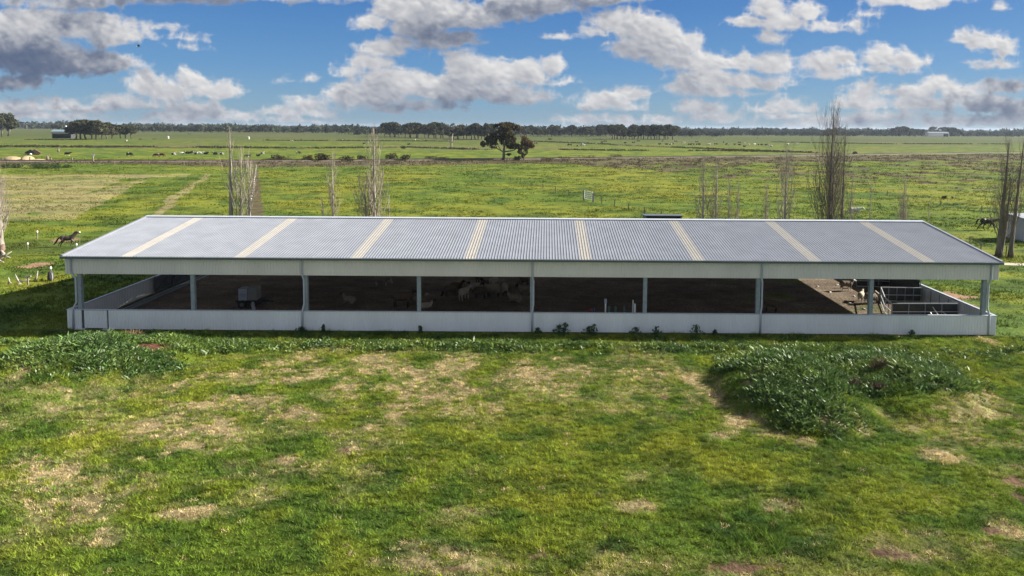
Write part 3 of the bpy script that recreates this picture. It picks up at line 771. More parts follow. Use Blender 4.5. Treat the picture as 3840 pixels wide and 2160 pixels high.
m = MB(); m.add([(p.x, p.y, .006) for p in pp]+[(p.x, p.y, .006) for p in pq], [(i, i+1, 4+i+1, 4+i) for i in range(3)]); tag(m.build('dirt_path', M_PATH), kind='structure')

# ------------------------------------------------------------------ fences
def wire_fence(pts, label, n=None, step=None, h=1.1, w=.12, wires=4, white=0, cat='fence', jit=.06, seed=1):
    rr = random.Random(seed); pts = [Vector((p.x, p.y, 0)) for p in pts]; o = pts[0].copy()
    r_ = empty('wire_fence', o, 0, label, cat)
    seg = [(b-a).length for a, b in zip(pts[:-1], pts[1:])]; tot = sum(seg); n = n or int(tot/step)
    pos = []
    for i in range(n+1):
        s = tot*i/n; k = 0
        while k < len(seg)-1 and s > seg[k]: s -= seg[k]; k += 1
        pos.append(pts[k].lerp(pts[k+1], min(1, s/seg[k]))-o)
    for p in pos:
        m = MB(); hh = h*rr.uniform(.88, 1.1); q = p+Vector((rr.uniform(-jit, jit), 0, hh)); m.bar(p, q, w); pst = m.build('post', M_WOOD, r_)
        if white: m = MB(); m.bar(q, q+Vector((0, 0, white)), w*1.5); m.build('cap', M_WHITE, pst)
    m = MB()
    for a, b_ in zip(pos[:-1], pos[1:]):
        for z in range(wires): m.bar(a+Vector((0, 0, h*(.25+.7*z/max(1, wires-1)))), b_+Vector((0, 0, h*(.25+.7*z/max(1, wires-1)))), .015)
    m.build('wire', M_WIRE, r_)
    return r_
wire_fence([at(1679,619), at(1810,655), at(1931,683), at(2060,713), at(2188,745)], 'wire fence with dark posts running from the railway to the white gate', step=7.5, w=.17, h=1.25)
wire_fence([at(2222,752), at(2255,763), at(2334,783), at(2419,803), at(2480,818)], 'wire fence with dark posts running from the white gate towards the shed', step=5.2, w=.15, seed=2, h=1.2)
wire_fence([at(3265,720), at(3373,746), at(3448,760), at(3622,785), at(3732,800), at(3900,815)], 'thin wire fence crossing the right hand paddock behind the horses', step=9, w=.12, seed=3)
wire_fence([at(3560,930), at(3638,918), at(3705,957), at(3819,963), at(3950,970)], 'sparse thin wire fence near the leaning poplars', step=4.5, w=.09, seed=4, wires=3)
wire_fence([at(961,628), at(955,680), at(947,730), at(932,806)], 'electric fence of white topped stakes along the brown ditch', n=22, w=.1, h=.7, white=.16, seed=5, wires=2)
wire_fence([at(-200,604), at(120,603), at(350,607)], 'old fence of short dark posts in front of the sand heaps', step=9, w=.3, h=1.5, seed=6)
wire_fence([at(430,618), at(900,622), at(1500,618)], 'row of pale posts in the dead grass in front of the railway', step=11, w=.18, h=1.3, seed=7)
wire_fence([at(2640,594), at(3000,586), at(3300,580)], 'row of thin posts beyond the railway at right', step=22, w=.22, h=1.4, seed=8)
# white gate
ga, gb = at(2190, 752), at(2222, 758)
ga.z = gb.z = 0; d = gb-ga; gl = 3.2
gr = empty('field_gate', ga, math.atan2(d.y, d.x), 'white five barred field gate standing in the diagonal wire fence', 'gate')
for i in range(5):
    m = MB(); m.box(.1, gl, -.03, .03, .35+i*.36, .35+i*.36+.14); m.build('bar', M_WHITE, gr)
m = MB(); m.bar((0, 0, 0), (0, 0, 2.1), .22); m.build('gate_post', M_DARKBLD, gr)
m = MB(); m.bar((gl+.12, 0, -.0), (gl+.12, 0, 1.75), .22); m.build('gate_post', M_DARKBLD, gr)
m = MB(); m.bar((.2, -.05, .4), (.2, -.05, 2.0), .1, .04); m.bar((gl-.1, -.05, .4), (gl-.1, -.05, 2.0), .1, .04); m.build('gate_frame', M_WHITE, gr)

# stakes, branches and stumps in the left paddock
def stake(px, py, ytop, label, cap=True, t=False, w=.07):
    g = at(px, py); h = at_depth(px, ytop, g.y).z
    r_ = empty('stake', g, 0, label, 'stake', 'stakes in the left hand paddock')
    m = MB(); m.bar((0, 0, 0), (.02, 0, h), w); m.build('stem', M_WOOD, r_)
    if cap: m = MB(); m.ell((.02, 0, h), (.10, .10, .14), 8, 6); m.build('cap', M_WHITE, r_, True)
    if t: m = MB(); m.bar((-.3, 0, h-.05), (.3, 0, h+.03), .10); m.build('crosspiece', M_DEADW, r_)
stake(140, 897, 869, 'white capped stake behind the dark weeds at the left paddock edge', w=.1)
stake(104, 935, 914, 'white capped stake among tall weeds left of the trotting horse')
stake(287, 938, 917, 'white capped stake at the feet of the trotting horse')
stake(191, 1045, 1005, 'thin white capped stake beside the dark stump')
stake(299, 912, 872, 'white capped stake behind the head of the trotting horse', w=.05)
stake(105, 1071, 1037, 'wooden stake with a bleached crosspiece on top', cap=False, t=True, w=.09)
g = at(190, 1053); r_ = empty('tree_stump', g, 0, 'dark upright stump beside the thin white capped stake', 'stump')
m = MB(); m.tube([(0,0,0),(.02,0,.35),(0,.02,.75),(.05,0,.9)], [.24,.27,.2,.06], 9); m.build('stump_wood', M_DARKBLD, r_, True)
m = MB(); m.tube([(.2,-.1,0),(.24,-.1,.4),(.2,-.1,.75)], [.05,.05,.03], 6); m.build('bare_strip', M_DEADW, r_, True)
def branch(px, py, pts, label):
    g = at(px, py); m = MB()
    for q in pts: m.tube([Vector(v) for v in q], [.07]*(len(q)-1)+[.03], 6)
    o = m.build('fallen_branch', M_DEADW, None, True); o.location = g; tag(o, label, 'branch', 'bleached branches on the left paddock grass')
branch(35, 1065, [[(-.1,0,0),(0,0,.35),(-.05,0,.6)], [(0,0,.2),(.2,0,.05)]], 'small bleached branch nearest the frame edge')
branch(70, 1068, [[(.2,0,.05),(-.1,0,.5),(-.35,.1,.95)], [(-.1,0,.35),(.4,.1,.35),(.9,.2,.45)], [(0,-.2,.05),(.25,-.1,.12)]], 'forked bleached branch with one long arm on the grass')
branch(139, 1052, [[(-.2,0,0),(0,0,.45),(.12,0,.9)], [(-.2,0,.03),(.05,0,.3)]], 'single upright bleached branch between the stakes')
g = at(4, 985); r_ = empty('uprooted_stump', g, 0, 'brown uprooted stump with bleached broken roots at the left edge of the paddock', 'stump')
m = MB(); m.ell((-.5, 0, .75), (.8, .5, .6)); m.tube([(-.3,0,.9),(.2,0,1.5),(.35,0,1.9)], [.35,.3,.1], 8); m.build('root_ball', M_RUST, r_, True)
m = MB(); m.tube([(0,-.3,.6),(.7,-.3,.8),(1.3,-.2,1.2)], [.14,.1,.03], 6); m.tube([(.6,-.3,.75),(1.2,-.3,.6)], [.09,.04], 6); m.tube([(-.2,-.45,.5),(.3,-.45,.3),(.6,-.4,.1)], [.16,.12,.05], 6); m.tube([(.2,-.2,1.3),(.5,-.2,1.0),(.2,-.3,.75)], [.12,.14,.1], 6); m.build('root', M_DEADW, r_, True)

# heaps, ruin and odd things by the railway
for (px, py, w, h, lab) in ((45, 600, 64, 1.0, 'longer pale sand heap by the railway'), (104, 600.5, 34, 1.15, 'rounded pale sand heap with a post on each side'), (140, 601, 40, .35, 'low flat tail of pale sand beside the heaps')):
    g = at(px, py); m = MB(); wx = w*g.y/F/2; rr = random.Random(px)
    m.ell((0, 0, 0), (wx, 3.2, h*1.5), 20, 12); m.ell((wx*.35, -.3, 0), (wx*.5, 2.6, h*1.35), 14, 10); m.ell((-wx*.45, .3, 0), (wx*.5, 2.6, h*1.2), 14, 10)
    o = m.build('sand_heap', M_SAND, None, True); o.location = g; tag(o, lab, 'sand heap', 'sand heaps beside the railway')
g = at(126, 581); r_ = empty('collapsed_hut', g, 0, 'collapsed timber hut with a leaning roof in the left pasture', 'ruin')
m = MB(); m.bar((-.5,0,3.0),(2.6,0,.2),.35,3.5); m.build('fallen_roof', M_RUST, r_); r_.scale = (.95, 1, .62)
m = MB(); m.bar((-3.2,0,.6),(-.2,0,2.7),.5,3.2); m.build('wall', M_DARKBLD, r_)
m = MB(); m.bar((-5,-1,.6),(-2,-.5,1.2),.3); m.bar((-3.5,-1.5,.3),(-1,-1.2,.9),.3); m.build('beam', M_WOOD, r_)
m = MB(); m.ell((.3,-2.2,.45),(.6,.4,.42)); o = m.build('white_drum', M_WHITE, None, True); o.location = g; tag(o, 'white drum lying in front of the collapsed hut', 'drum')
for px, py, h, lab in ((219, 570, 2.2, 'pale grey broken stump far out in the left pasture'), (178, 599, 1.9, 'short thick dark stump right of the sand heaps')):
    g = at(px, py); m = MB(); m.tube([(0,0,0),(.1,0,h*.6),(-.1,0,h)], [.55,.4,.2], 8); m.tube([(.0,0,h*.5),(.9,0,h*1.1)], [.2,.06], 6); o = m.build('broken_stump', M_WOOD, None, True); o.location = g; tag(o, lab, 'stump')
g = at(350, 604); r_ = empty('trackside_sign', g, 0, 'small white trackside board on a pale post by the railway', 'sign')
m = MB(); m.bar((0,0,0),(0,0,2.6),.22); m.build('post', M_DEADW, r_); m = MB(); m.box(-.3,.75,-.16,-.12,2.0,2.75); m.build('board', M_WHITE, r_)
for px, py, h in ((61, 483, 11), (101, 484, 11)):
    g = at(px, py); r_ = empty('utility_pole', g, 0, 'utility pole before the far wood, %s' % ('nearer the frame edge' if px < 80 else 'nearer the farmhouse'), 'pole', 'utility poles at far left')
    m = MB(); m.bar((0,0,0),(0,0,h),.7); m.build('shaft', M_DEADW, r_); m = MB(); m.bar((-1.5,-.4,h-1),(1.5,-.4,h-1),.25); m.build('crossarm', M_DEADW, r_)
for px, py in ((630, 520), (932, 522)):
    g = at(px, py); r_ = empty('water_tank', g, 0, 'pale round water tank far out in the pasture, %s' % ('left of the bare poplars' if px < 700 else 'right of the bare poplars'), 'tank', 'pale water tanks in the pasture')
    m = MB(); m.tube([(0,0,0),(0,0,2.3)], 1.1, 14); m.build('tank_body', M_CONC, r_); m = MB(); m.tube([(0,0,2.3),(0,0,2.7)], [1.15,.2], 14); m.build('tank_roof', M_CONC, r_)
#SECTION3
# ================================================================== ANIMALS
def bake(m, vox, mt, name, smooth_it=4, colour=None):
    o = m.build('tmp', None)
    a = o.modifiers.new('r', 'REMESH'); a.mode = 'VOXEL'; a.voxel_size = vox; a.use_smooth_shade = True
    if smooth_it: b = o.modifiers.new('s', 'SMOOTH'); b.iterations = smooth_it; b.factor = .5
    dg = bpy.context.evaluated_depsgraph_get(); dg.update()
    me = bpy.data.meshes.new_from_object(o.evaluated_get(dg)); me.name = name
    bpy.data.objects.remove(o)
    me.materials.clear(); me.materials.append(mt)
    n = len(me.vertices); co = np.empty(n*3, np.float32); me.vertices.foreach_get('co', co); co = co.reshape(-1, 3)
    c = colour(co) if colour else np.full((n, 3), .2)
    at_ = me.attributes.new('tint', 'FLOAT_COLOR', 'POINT'); c4 = np.ones((n, 4), np.float32); c4[:, :3] = c; at_.data.foreach_set('color', c4.ravel())
    return me
def coat_mat(name, rough, bump, scale, spec=.2):
    m = bpy.data.materials.new(name); nt, N, L = nodes(m); b = N['Principled BSDF']; b.inputs['Roughness'].default_value = rough; b.inputs['Specular IOR Level'].default_value = spec
    a = N.new('ShaderNodeAttribute'); a.attribute_name = 'tint'; L.new(a.outputs['Color'], b.inputs['Base Color'])
    tc = N.new('ShaderNodeTexCoord'); n = N.new('ShaderNodeTexNoise'); n.inputs['Scale'].default_value = scale; L.new(tc.outputs['Object'], n.inputs['Vector'])
    bp = N.new('ShaderNodeBump'); bp.inputs['Strength'].default_value = bump; bp.inputs['Distance'].default_value = .03; L.new(n.outputs['Fac'], bp.inputs['Height']); L.new(bp.outputs[0], b.inputs['Normal'])
    return m
M_COAT = coat_mat('horse_coat', .5, .1, 10, .35); M_WOOL = coat_mat('sheep_wool', .95, .8, 22, .05); M_HIDE = coat_mat('cow_hide', .7, .1, 8)
M_MANE = mat('horse_hair', (.02,.018,.016), .7, .3, 12); M_MANEG = mat('grey_horse_hair', (.45,.43,.40), .7, .2, 12)

def horse(name, legs, neck, head, tail, colour, hair, loc, rz, label, s=1.0):
    m = MB()
    m.ell((0,0,1.14),(.66,.29,.33)); m.ell((.48,0,1.16),(.34,.26,.36)); m.ell((-.52,0,1.2),(.38,.29,.34)); m.ell((.35,0,1.36),(.22,.13,.16))
    m.tube([(.55,0,1.22)]+neck, [.27,.19,.14,.12], 12)
    h0, h1 = Vector(neck[-1]), Vector(head); d = (h1-h0)
    m.tube([h0-d*.15, h0+d*.25, h0+d*.7, h1], [.11,.145,.10,.075], 12)
    for sy in (-.07, .07): m.tube([h0+Vector((-.02, sy, .07)), h0+Vector((-.0, sy*1.2, .24))], [.045,.012], 6)
    for i, lg in enumerate(legs):
        sy = .15 if i % 2 else -.15
        pts = [Vector((x, sy, z)) for x, z in lg]
        r = [.15,.095,.058,.05,.055,.06] if i < 2 else [.19,.13,.068,.052,.055,.06]
        m.tube(pts, r[:len(pts)], 9)
    me = bake(m, .035, M_COAT, name+'_body', 5, colour)
    r_ = empty(name, loc, rz, label, 'horse'); r_.scale = (s, s, s)
    link('body', me, r_)
    k = MB(); k.tube([Vector(p) for p in tail], [.06,.10,.11,.03], 8); k.build('tail', hair, r_, True)
    k = MB(); q = [Vector((.45,0,1.46))]+[Vector(p) for p in neck]
    vs = []; 
    for i, p in enumerate(q):
        up = Vector((-.16,0,.09)) if i else Vector((-.05,0,.05))
        vs += [p+up*.55+Vector((0,-.05,0)), p+up*.55+Vector((0,.05,0)), p+up*1.35]
    for i in range(len(q)-1):
        a, b_ = i*3, i*3+3
        k.add([], []) 
    fs = []
    for i in range(len(q)-1):
        a, b_ = i*3, i*3+3
        fs += [(a, b_, b_+2, a+2), (a+1, a+2, b_+2, b_+1), (a, a+1, b_+1, b_)]
    fs += [(0, 2, 1), (len(vs)-3, len(vs)-2, len(vs)-1)]
    k.add(vs, fs); k.build('mane', hair, r_, True)
    return r_
def solid(c, dark=None):
    c = np.array(c)
    def f(co):
        v = .8+.4*fbm(co[:,0]*5+3, co[:,2]*5+co[:,1]*4, 5, 3); out = c[None]*v[:, None]
        if dark is not None:
            t = sstep(.75, .35, co[:, 2])[:, None]; out = out*(1-t)+np.array(dark)*t
        return out
    return f
stand = [[(.5,1.0),(.52,.6),(.50,.5),(.50,.12),(.56,.03)], [(.5,1.0),(.46,.6),(.40,.5),(.30,.14),(.30,.03)], [(-.55,1.05),(-.45,.78),(-.72,.5),(-.70,.12),(-.63,.03)], [(-.55,1.05),(-.55,.78),(-.85,.52),(-.92,.14),(-.88,.03)]]
walk = [[(.5,1.0),(.66,.62),(.70,.5),(.86,.12),(.92,.03)], [(.5,1.0),(.42,.6),(.36,.5),(.16,.16),(.14,.03)], [(-.55,1.05),(-.35,.78),(-.55,.5),(-.42,.12),(-.35,.03)], [(-.55,1.05),(-.62,.78),(-.90,.54),(-1.05,.16),(-1.02,.03)]]
trot = [[(.5,1.0),(.74,.72),(.82,.62),(.66,.34),(.68,.24)], [(.5,1.0),(.44,.6),(.38,.5),(.28,.14),(.30,.03)], [(-.55,1.05),(-.40,.75),(-.66,.5),(-.78,.14),(-.72,.03)], [(-.55,1.05),(-.62,.8),(-.92,.58),(-1.12,.25),(-1.16,.14)]]
horse('bay_horse', trot, [(.82,0,1.52),(1.02,0,1.78),(1.12,0,1.92)], (1.5,0,1.72), [(-.85,0,1.3),(-1.1,0,1.05),(-1.35,0,.6),(-1.6,0,.3)], solid((.060,.045,.038), (.02,.017,.015)), M_MANE, at(254, 926), R(12), 'dark brown horse trotting head up in the left paddock', .9)
horse('grey_horse', walk, [(.86,0,1.36),(1.12,0,1.42),(1.25,0,1.44)], (1.58,0,1.08), [(-.86,0,1.3),(-1.0,0,1.05),(-1.05,0,.7),(-1.02,0,.4)], solid((.42,.40,.37), (.22,.21,.20)), M_MANEG, at(3203, 814), R(-6), 'pale grey horse walking behind the shed near the tallest poplar', 1.05)
horse('black_horse', walk, [(.86,0,1.34),(1.14,0,1.40),(1.28,0,1.42)], (1.62,0,1.18), [(-.86,0,1.36),(-1.12,0,1.34),(-1.3,0,1.05),(-1.38,0,.6)], solid((.018,.014,.012)), M_MANE, at(3702, 863), R(-8), 'black horse walking towards the pale shelter in the right paddock', 1.12)

# sheep
def sheep_mesh(name, pose, wool, face):
    m = MB()
    if pose == 'lie':
        m.ell((0,0,.26),(.50,.27,.26)); m.ell((-.2,0,.25),(.30,.28,.25))
        m.tube([(.35,0,.36),(.52,0,.55),(.60,0,.66)], [.15,.12,.09], 8); m.tube([(.56,0,.68),(.80,0,.58)], [.085,.05], 8)
        m.tube([(.25,.2,.08),(.5,.22,.06)], [.06,.04], 6); m.tube([(-.4,.25,.08),(-.1,.28,.06)], [.07,.04], 6)
        hd = Vector((.62,0,.66))
    else:
        m.ell((0,0,.62),(.50,.25,.25)); m.ell((-.25,0,.62),(.28,.26,.26)); m.ell((.3,0,.64),(.24,.22,.23))
        if pose == 'graze':
            m.tube([(.38,0,.64),(.60,0,.52),(.70,0,.36)], [.17,.12,.08], 8); m.tube([(.66,0,.38),(.80,0,.16)], [.09,.05], 8); hd = Vector((.66,0,.40))
        elif pose == 'turn':
            m.tube([(.38,0,.68),(.52,-.1,.86),(.55,-.2,.92)], [.16,.11,.09], 8); m.tube([(.55,-.16,.93),(.58,-.40,.85)], [.085,.05], 8); hd = Vector((.55,-.16,.93))
        else:
            m.tube([(.38,0,.68),(.56,0,.86),(.64,0,.94)], [.16,.11,.09], 8); m.tube([(.60,0,.96),(.86,0,.84)], [.085,.05], 8); hd = Vector((.64,0,.94))
        for x, sy in ((.32,-.13),(.30,.13),(-.36,-.13),(-.34,.13)):
            k = -.05 if x < 0 else .01
            m.tube([(x,sy,.5),(x+k,sy,.3),(x,sy,.04),(x+.02,sy,.0)], [.09,.05,.035,.04], 7)
        m.tube([(-.5,0,.68),(-.6,0,.5)], [.06,.04], 6)
    for sy in (-1, 1): m.tube([hd+Vector((0,sy*.05,.03)), hd+Vector((-.03,sy*.17,.0))], [.03,.02], 5)
    wool, face = np.array(wool), np.array(face)
    def col(co):
        d = np.linalg.norm(co-np.array(hd)-np.array((.10,0,-.06)), axis=1)
        t = sstep(.26, .18, d)
        if pose != 'lie': t = np.maximum(t, sstep(.34, .26, co[:, 2]))
        v = .75+.5*fbm(co[:,0]*7, co[:,1]*7+co[:,2]*7, 9, 3)
        return (wool[None]*v[:, None])*(1-t[:, None])+face[None]*t[:, None]
    return bake(m, .03, M_WOOL, name, 2, col)
PALE, TANW, BRN, DKF, LTF = (.34,.30,.24), (.22,.185,.14), (.10,.074,.052), (.03,.026,.022), (.40,.36,.30)
SM = {}
def sheep(px, py, pose, wool, face, rz, label, s=1.0):
    key = (pose, wool, face)
    if key not in SM: SM[key] = sheep_mesh('sheep_body', pose, wool, face)
    o = link('sheep', SM[key]); o.location = at(px, py); o.rotation_euler = (0, 0, R(rz)); o.scale = (s, s, s)
    tag(o, label, 'sheep', 'sheep inside the shed')
sheep(1796,1061,'stand',BRN,DKF,80,'dark brown sheep seen from behind at the very back under the fascia')
sheep(1832,1071,'lie',BRN,DKF,190,'dark sheep lying just left of the palest standing sheep')
sheep(1852,1080,'graze',(.36,.33,.28),LTF,60,'palest sheep seen from behind near the middle downpipe',1.12)
sheep(1914,1078,'lie',TANW,LTF,180,'tan sheep lying with raised head facing left beyond the flock')
sheep(1944,1077,'lie',BRN,DKF,10,'small brown sheep lying behind the tan sheep with raised head',.8)
sheep(1967,1069,'stand',BRN,DKF,160,'small dark sheep farthest back beside the middle downpipe',.8)
sheep(1710,1083,'lie',BRN,DKF,-10,'dark brown sheep lying at the left rear of the flock',1.15)
sheep(1690,1113,'graze',BRN,DKF,215,'brown sheep grazing at the left end of the flock',1.1)
sheep(1755,1092,'graze',TANW,DKF,100,'tan sheep seen from behind at the rear of the flock')
sheep(1740,1124,'turn',PALE,LTF,60,'pale sheep turning its head at the front left of the flock',1.15)
sheep(1787,1098,'stand',PALE,DKF,185,'pale sheep with dark face looking left in the middle of the flock')
sheep(1803,1118,'graze',BRN,DKF,-15,'brown sheep grazing in the centre of the flock',1.1)
sheep(1848,1113,'stand',TANW,DKF,180,'large tan sheep with black face turned left',1.25)
sheep(1893,1106,'graze',PALE,DKF,95,'pale sheep seen from behind right of the large black faced sheep',1.15)
sheep(1968,1108,'stand',TANW,DKF,180,'tan sheep with dark head half hidden by the middle downpipe')
sheep(1932,1130,'lie',TANW,DKF,175,'tan sheep lying alone in front right of the flock',1.2)
sheep(1431,1071,'graze',TANW,LTF,10,'tan sheep standing alone at the back left of the shed',1.2)
sheep(1312,1136,'lie',TANW,DKF,165,'tan sheep lying alone in the second bay from the trailer',1.15)
sheep(1508,1153,'stand',BRN,DKF,0,'big brown sheep with black head left of the shed post',1.45)
sheep(1572,1131,'lie',TANW,LTF,0,'tan sheep lying half behind the shed post')
sheep(1597,1157,'lie',PALE,DKF,15,'pale sheep lying just right of the shed post close to the front wall')
sheep(2890,1168,'stand',BRN,DKF,150,'dark sheep in the shade near the front wall by the right downpipe',1.05)
sheep(3172,1091,'stand',(.16,.13,.105),(.62,.58,.50),2,'dark backed sheep standing in the sunlit wedge with pale legs',1.05)
sheep(3228,1131,'stand',(.46,.41,.32),(.55,.5,.42),55,'cream sheep seen from behind in the sunlit wedge',.95)
sheep(3262,1139,'graze',(.20,.17,.14),(.30,.26,.22),20,'brown woolly sheep half hidden by the shed post in the sun',1.05)
sheep(3307,1119,'lie',(.46,.41,.32),(.5,.45,.38),170,'cream sheep lying beside the cross pen panel',.9)

# cows
def cow_mesh(name, pose, colour):
    m = MB()
    if pose == 'lie':
        m.ell((0,0,.52),(.95,.48,.52)); m.tube([(.7,0,.7),(1.1,0,1.0),(1.2,0,1.05)], [.3,.22,.18], 9); m.tube([(1.15,0,1.08),(1.55,0,.88)], [.17,.1], 8)
        m.tube([(.5,.4,.12),(.95,.45,.1)], [.12,.08], 6)
    else:
        m.ell((0,0,.98),(.95,.36,.40)); m.ell((-.55,0,1.05),(.42,.34,.36)); m.ell((.5,0,1.0),(.42,.33,.40))
        if pose == 'graze':
            m.tube([(.75,0,1.05),(1.1,0,.8),(1.25,0,.55)], [.27,.2,.16], 9); m.tube([(1.2,0,.58),(1.42,0,.15)], [.16,.1], 8)
        else:
            m.tube([(.75,0,1.1),(1.1,0,1.3),(1.2,0,1.36)], [.27,.2,.17], 9); m.tube([(1.15,0,1.38),(1.6,0,1.16)], [.16,.1], 8)
        for x, sy in ((.62,-.2),(.55,.2),(-.68,-.2),(-.75,.2)):
            k = -.1 if x < 0 else .02
            m.tube([(x,sy,.85),(x+k,sy,.5),(x,sy,.06),(x+.04,sy,.0)], [.16,.085,.06,.075], 7)
        m.tube([(-.95,0,1.2),(-1.05,0,.8),(-1.03,0,.5)], [.04,.03,.05], 5)
        m.ell((-.35,0,.68),(.22,.18,.16))
    return bake(m, .06, M_HIDE, name, 3, colour)
def patch(c, thr, seed, legs=None):
    c = np.array(c)
    def f(co):
        n = fbm(co[:,0]*1.6+seed, co[:,2]*1.6+co[:,1]*.8, seed, 2); w = sstep(thr, thr+.04, n)[:, None]
        out = c*(1-w)+np.array((.66,.63,.58))*w
        if legs is not None: t = sstep(.5, .4, co[:, 2])[:, None]; out = out*(1-t)+np.array(legs)*t
        return out
    return f
BLK, BRW, WHT = (.014,.013,.013), (.09,.035,.022), (.66,.63,.58)
CK = {'black grazing': ('graze', patch(BLK, .72, 3)), 'black standing': ('stand', patch(BLK, .8, 4)), 'black lying': ('lie', patch(BLK, .74, 5)), 'brown grazing': ('graze', patch(BRW, .78, 6)),
      'piebald lying': ('lie', patch(BLK, .47, 7)), 'white lying': ('lie', patch(BLK, .30, 8)), 'white grazing': ('graze', patch(BLK, .28, 9)), 'piebald grazing': ('graze', patch(BLK, .50, 10)), 'whitelegged standing': ('stand', patch(BLK, .8, 11, (.6,.57,.52)))}
CM = {}
def cow(px, py, kind, rz, label, group, s=1.1):
    if kind not in CM: CM[kind] = cow_mesh('cow_body', *CK[kind])
    o = link('cow', CM[kind]); o.location = at(px, py); o.rotation_euler = (0, 0, R(rz)); o.scale = (s, s, s); tag(o, label, 'cow', group)
NG = 'cattle in the pasture beyond the railway'
cow(253,585,'whitelegged standing',5,'dark cow with white legs standing right of the collapsed hut',NG,1.25)
cow(485,587,'black grazing',0,'black cow grazing alone between the trackside board and the brown pair',NG,1.3)
cow(588,590,'brown grazing',180,'brown cow grazing with its head to the left, left of the brown pair',NG,1.25)
cow(606,589,'brown grazing',0,'darker brown cow standing close behind the other brown cow',NG,1.25)
cow(650,581,'white lying',0,'mostly white cow lying at the left end of the lying herd',NG,1.2)
cow(682,580,'piebald lying',180,'black and white cow lying second from the left of the lying herd',NG,1.2)
cow(704,577,'black lying',180,'black cow lying third from the left, slightly behind the herd',NG,1.2)
cow(722,580,'piebald grazing',180,'black and white cow standing among the lying herd',NG,1.2)
cow(736,579,'white lying',10,'white cow lying in the middle of the lying herd',NG,1.2)
cow(752,579,'piebald lying',0,'black and white cow lying in the right half of the herd',NG,1.2)
cow(772,579,'black lying',0,'black cow lying right of the middle of the herd',NG,1.2)
cow(808,580,'black lying',180,'black cow lying alone right of the herd',NG,1.2)
cow(831,580,'white lying',0,'white cow lying just left of the bare poplar',NG,1.1)
cow(922,593,'black standing',95,'black cow standing end on beside the bare poplar, left one of two',NG,1.1)
cow(934,593,'black standing',85,'black cow standing end on beside the bare poplar, right one of two',NG,1.1)
cow(983,578,'white lying',0,'white cow lying among low shrubs right of the bare poplar',NG,1.1)
cow(968,586,'black lying',10,'black cow lying low left of the low shrubs',NG,1.0)
cow(1118,579,'piebald grazing',0,'black and white cow between the railway shrubs',NG,1.1)
FG = 'cattle scattered over the far green pasture'
far = [(472,530,'white lying'),(1096,531,'white lying'),(1130,527,'black lying'),(1284,527,'piebald lying'),(1365,540,'black lying'),(1532,543,'black lying'),(1555,526,'white lying'),(1595,530,'piebald grazing')]
for px, py, kd in far: cow(px, py, kd, random.choice((0,180,20,160)), '%s cow far off on the green left of the big gum tree' % kd, FG, 1.1)
cow(2009,541,'black grazing',0,'black cow just right of the big gum tree foliage',FG,1.2)
cow(2137,548,'black grazing',180,'black cow that stands largest and nearest on the far green',FG,1.4)
for px, py, kd in [(2165,549,'black lying'),(2188,549,'white grazing'),(2181,543,'white lying'),(2257,535,'black lying'),(2270,534,'black grazing'),(2345,538,'black lying'),(2375,538,'black grazing'),(2395,532,'black grazing'),(2473,542,'black lying'),(2485,532,'black grazing'),
        (2500,543,'black lying'),(2513,543,'white lying'),(2525,541,'piebald grazing'),(2533,533,'black grazing'),(2564,539,'white grazing'),(2582,543,'black lying'),(2590,543,'black lying'),(2602,543,'black lying'),(2613,543,'black lying'),(2623,543,'black lying'),(2612,535,'black grazing'),
        (2659,546,'white grazing'),(2684,544,'black grazing'),(2714,536,'black grazing'),(2727,545,'piebald grazing'),(2755,543,'black lying'),(2774,538,'black grazing'),(2774,545,'black lying'),(2792,540,'white grazing'),(2791,551,'black lying'),(2809,545,'white lying'),(2829,546,'white grazing'),(2844,545,'black lying'),
        (2857,545,'black lying'),(2872,545,'black lying'),(2680,524,'white lying'),(2840,519,'black lying'),(2891,550,'white lying'),(2953,543,'white lying'),(2988,543,'white grazing')]:
    cow(px, py, kd, random.choice((0,180,20,160,90)), '%s cow far off on the green right of the big gum tree' % kd, FG, 1.25)

# bird
bl = at_depth(518, 175, 75)
r_ = empty('magpie', bl, R(8), 'small dark bird with pale underside flying under the grey cloud', 'bird')
m = MB(); m.ell((0,0,0),(.16,.06,.055)); m.ell((-.16,0,.01),(.06,.045,.045)); m.tube([(-.2,0,.01),(-.27,0,0)],[.02,.004],6)
link('body', bake(m, .012, M_HIDE, 'bird_body', 2, lambda co: np.where((co[:, 0] < .06)[:, None], np.array((.62,.66,.42)), np.array((.03,.03,.035)))), r_)
for sy in (-1, 1):
    m = MB(); m.prism([(-.06,0),(.10,0),(.12,.20),(.02,.24)], 'y', -.008, .008); o = m.build('wing', M_BLACK, r_); o.rotation_euler = (R(-35*sy), 0, 0); o.location = (0, sy*.03, .03)
m = MB(); m.prism([(.12,-.03),(.30,-.06),(.30,.06),(.12,.03)], 'z', -.006, .006); m.build('tail', M_BLACK, r_)

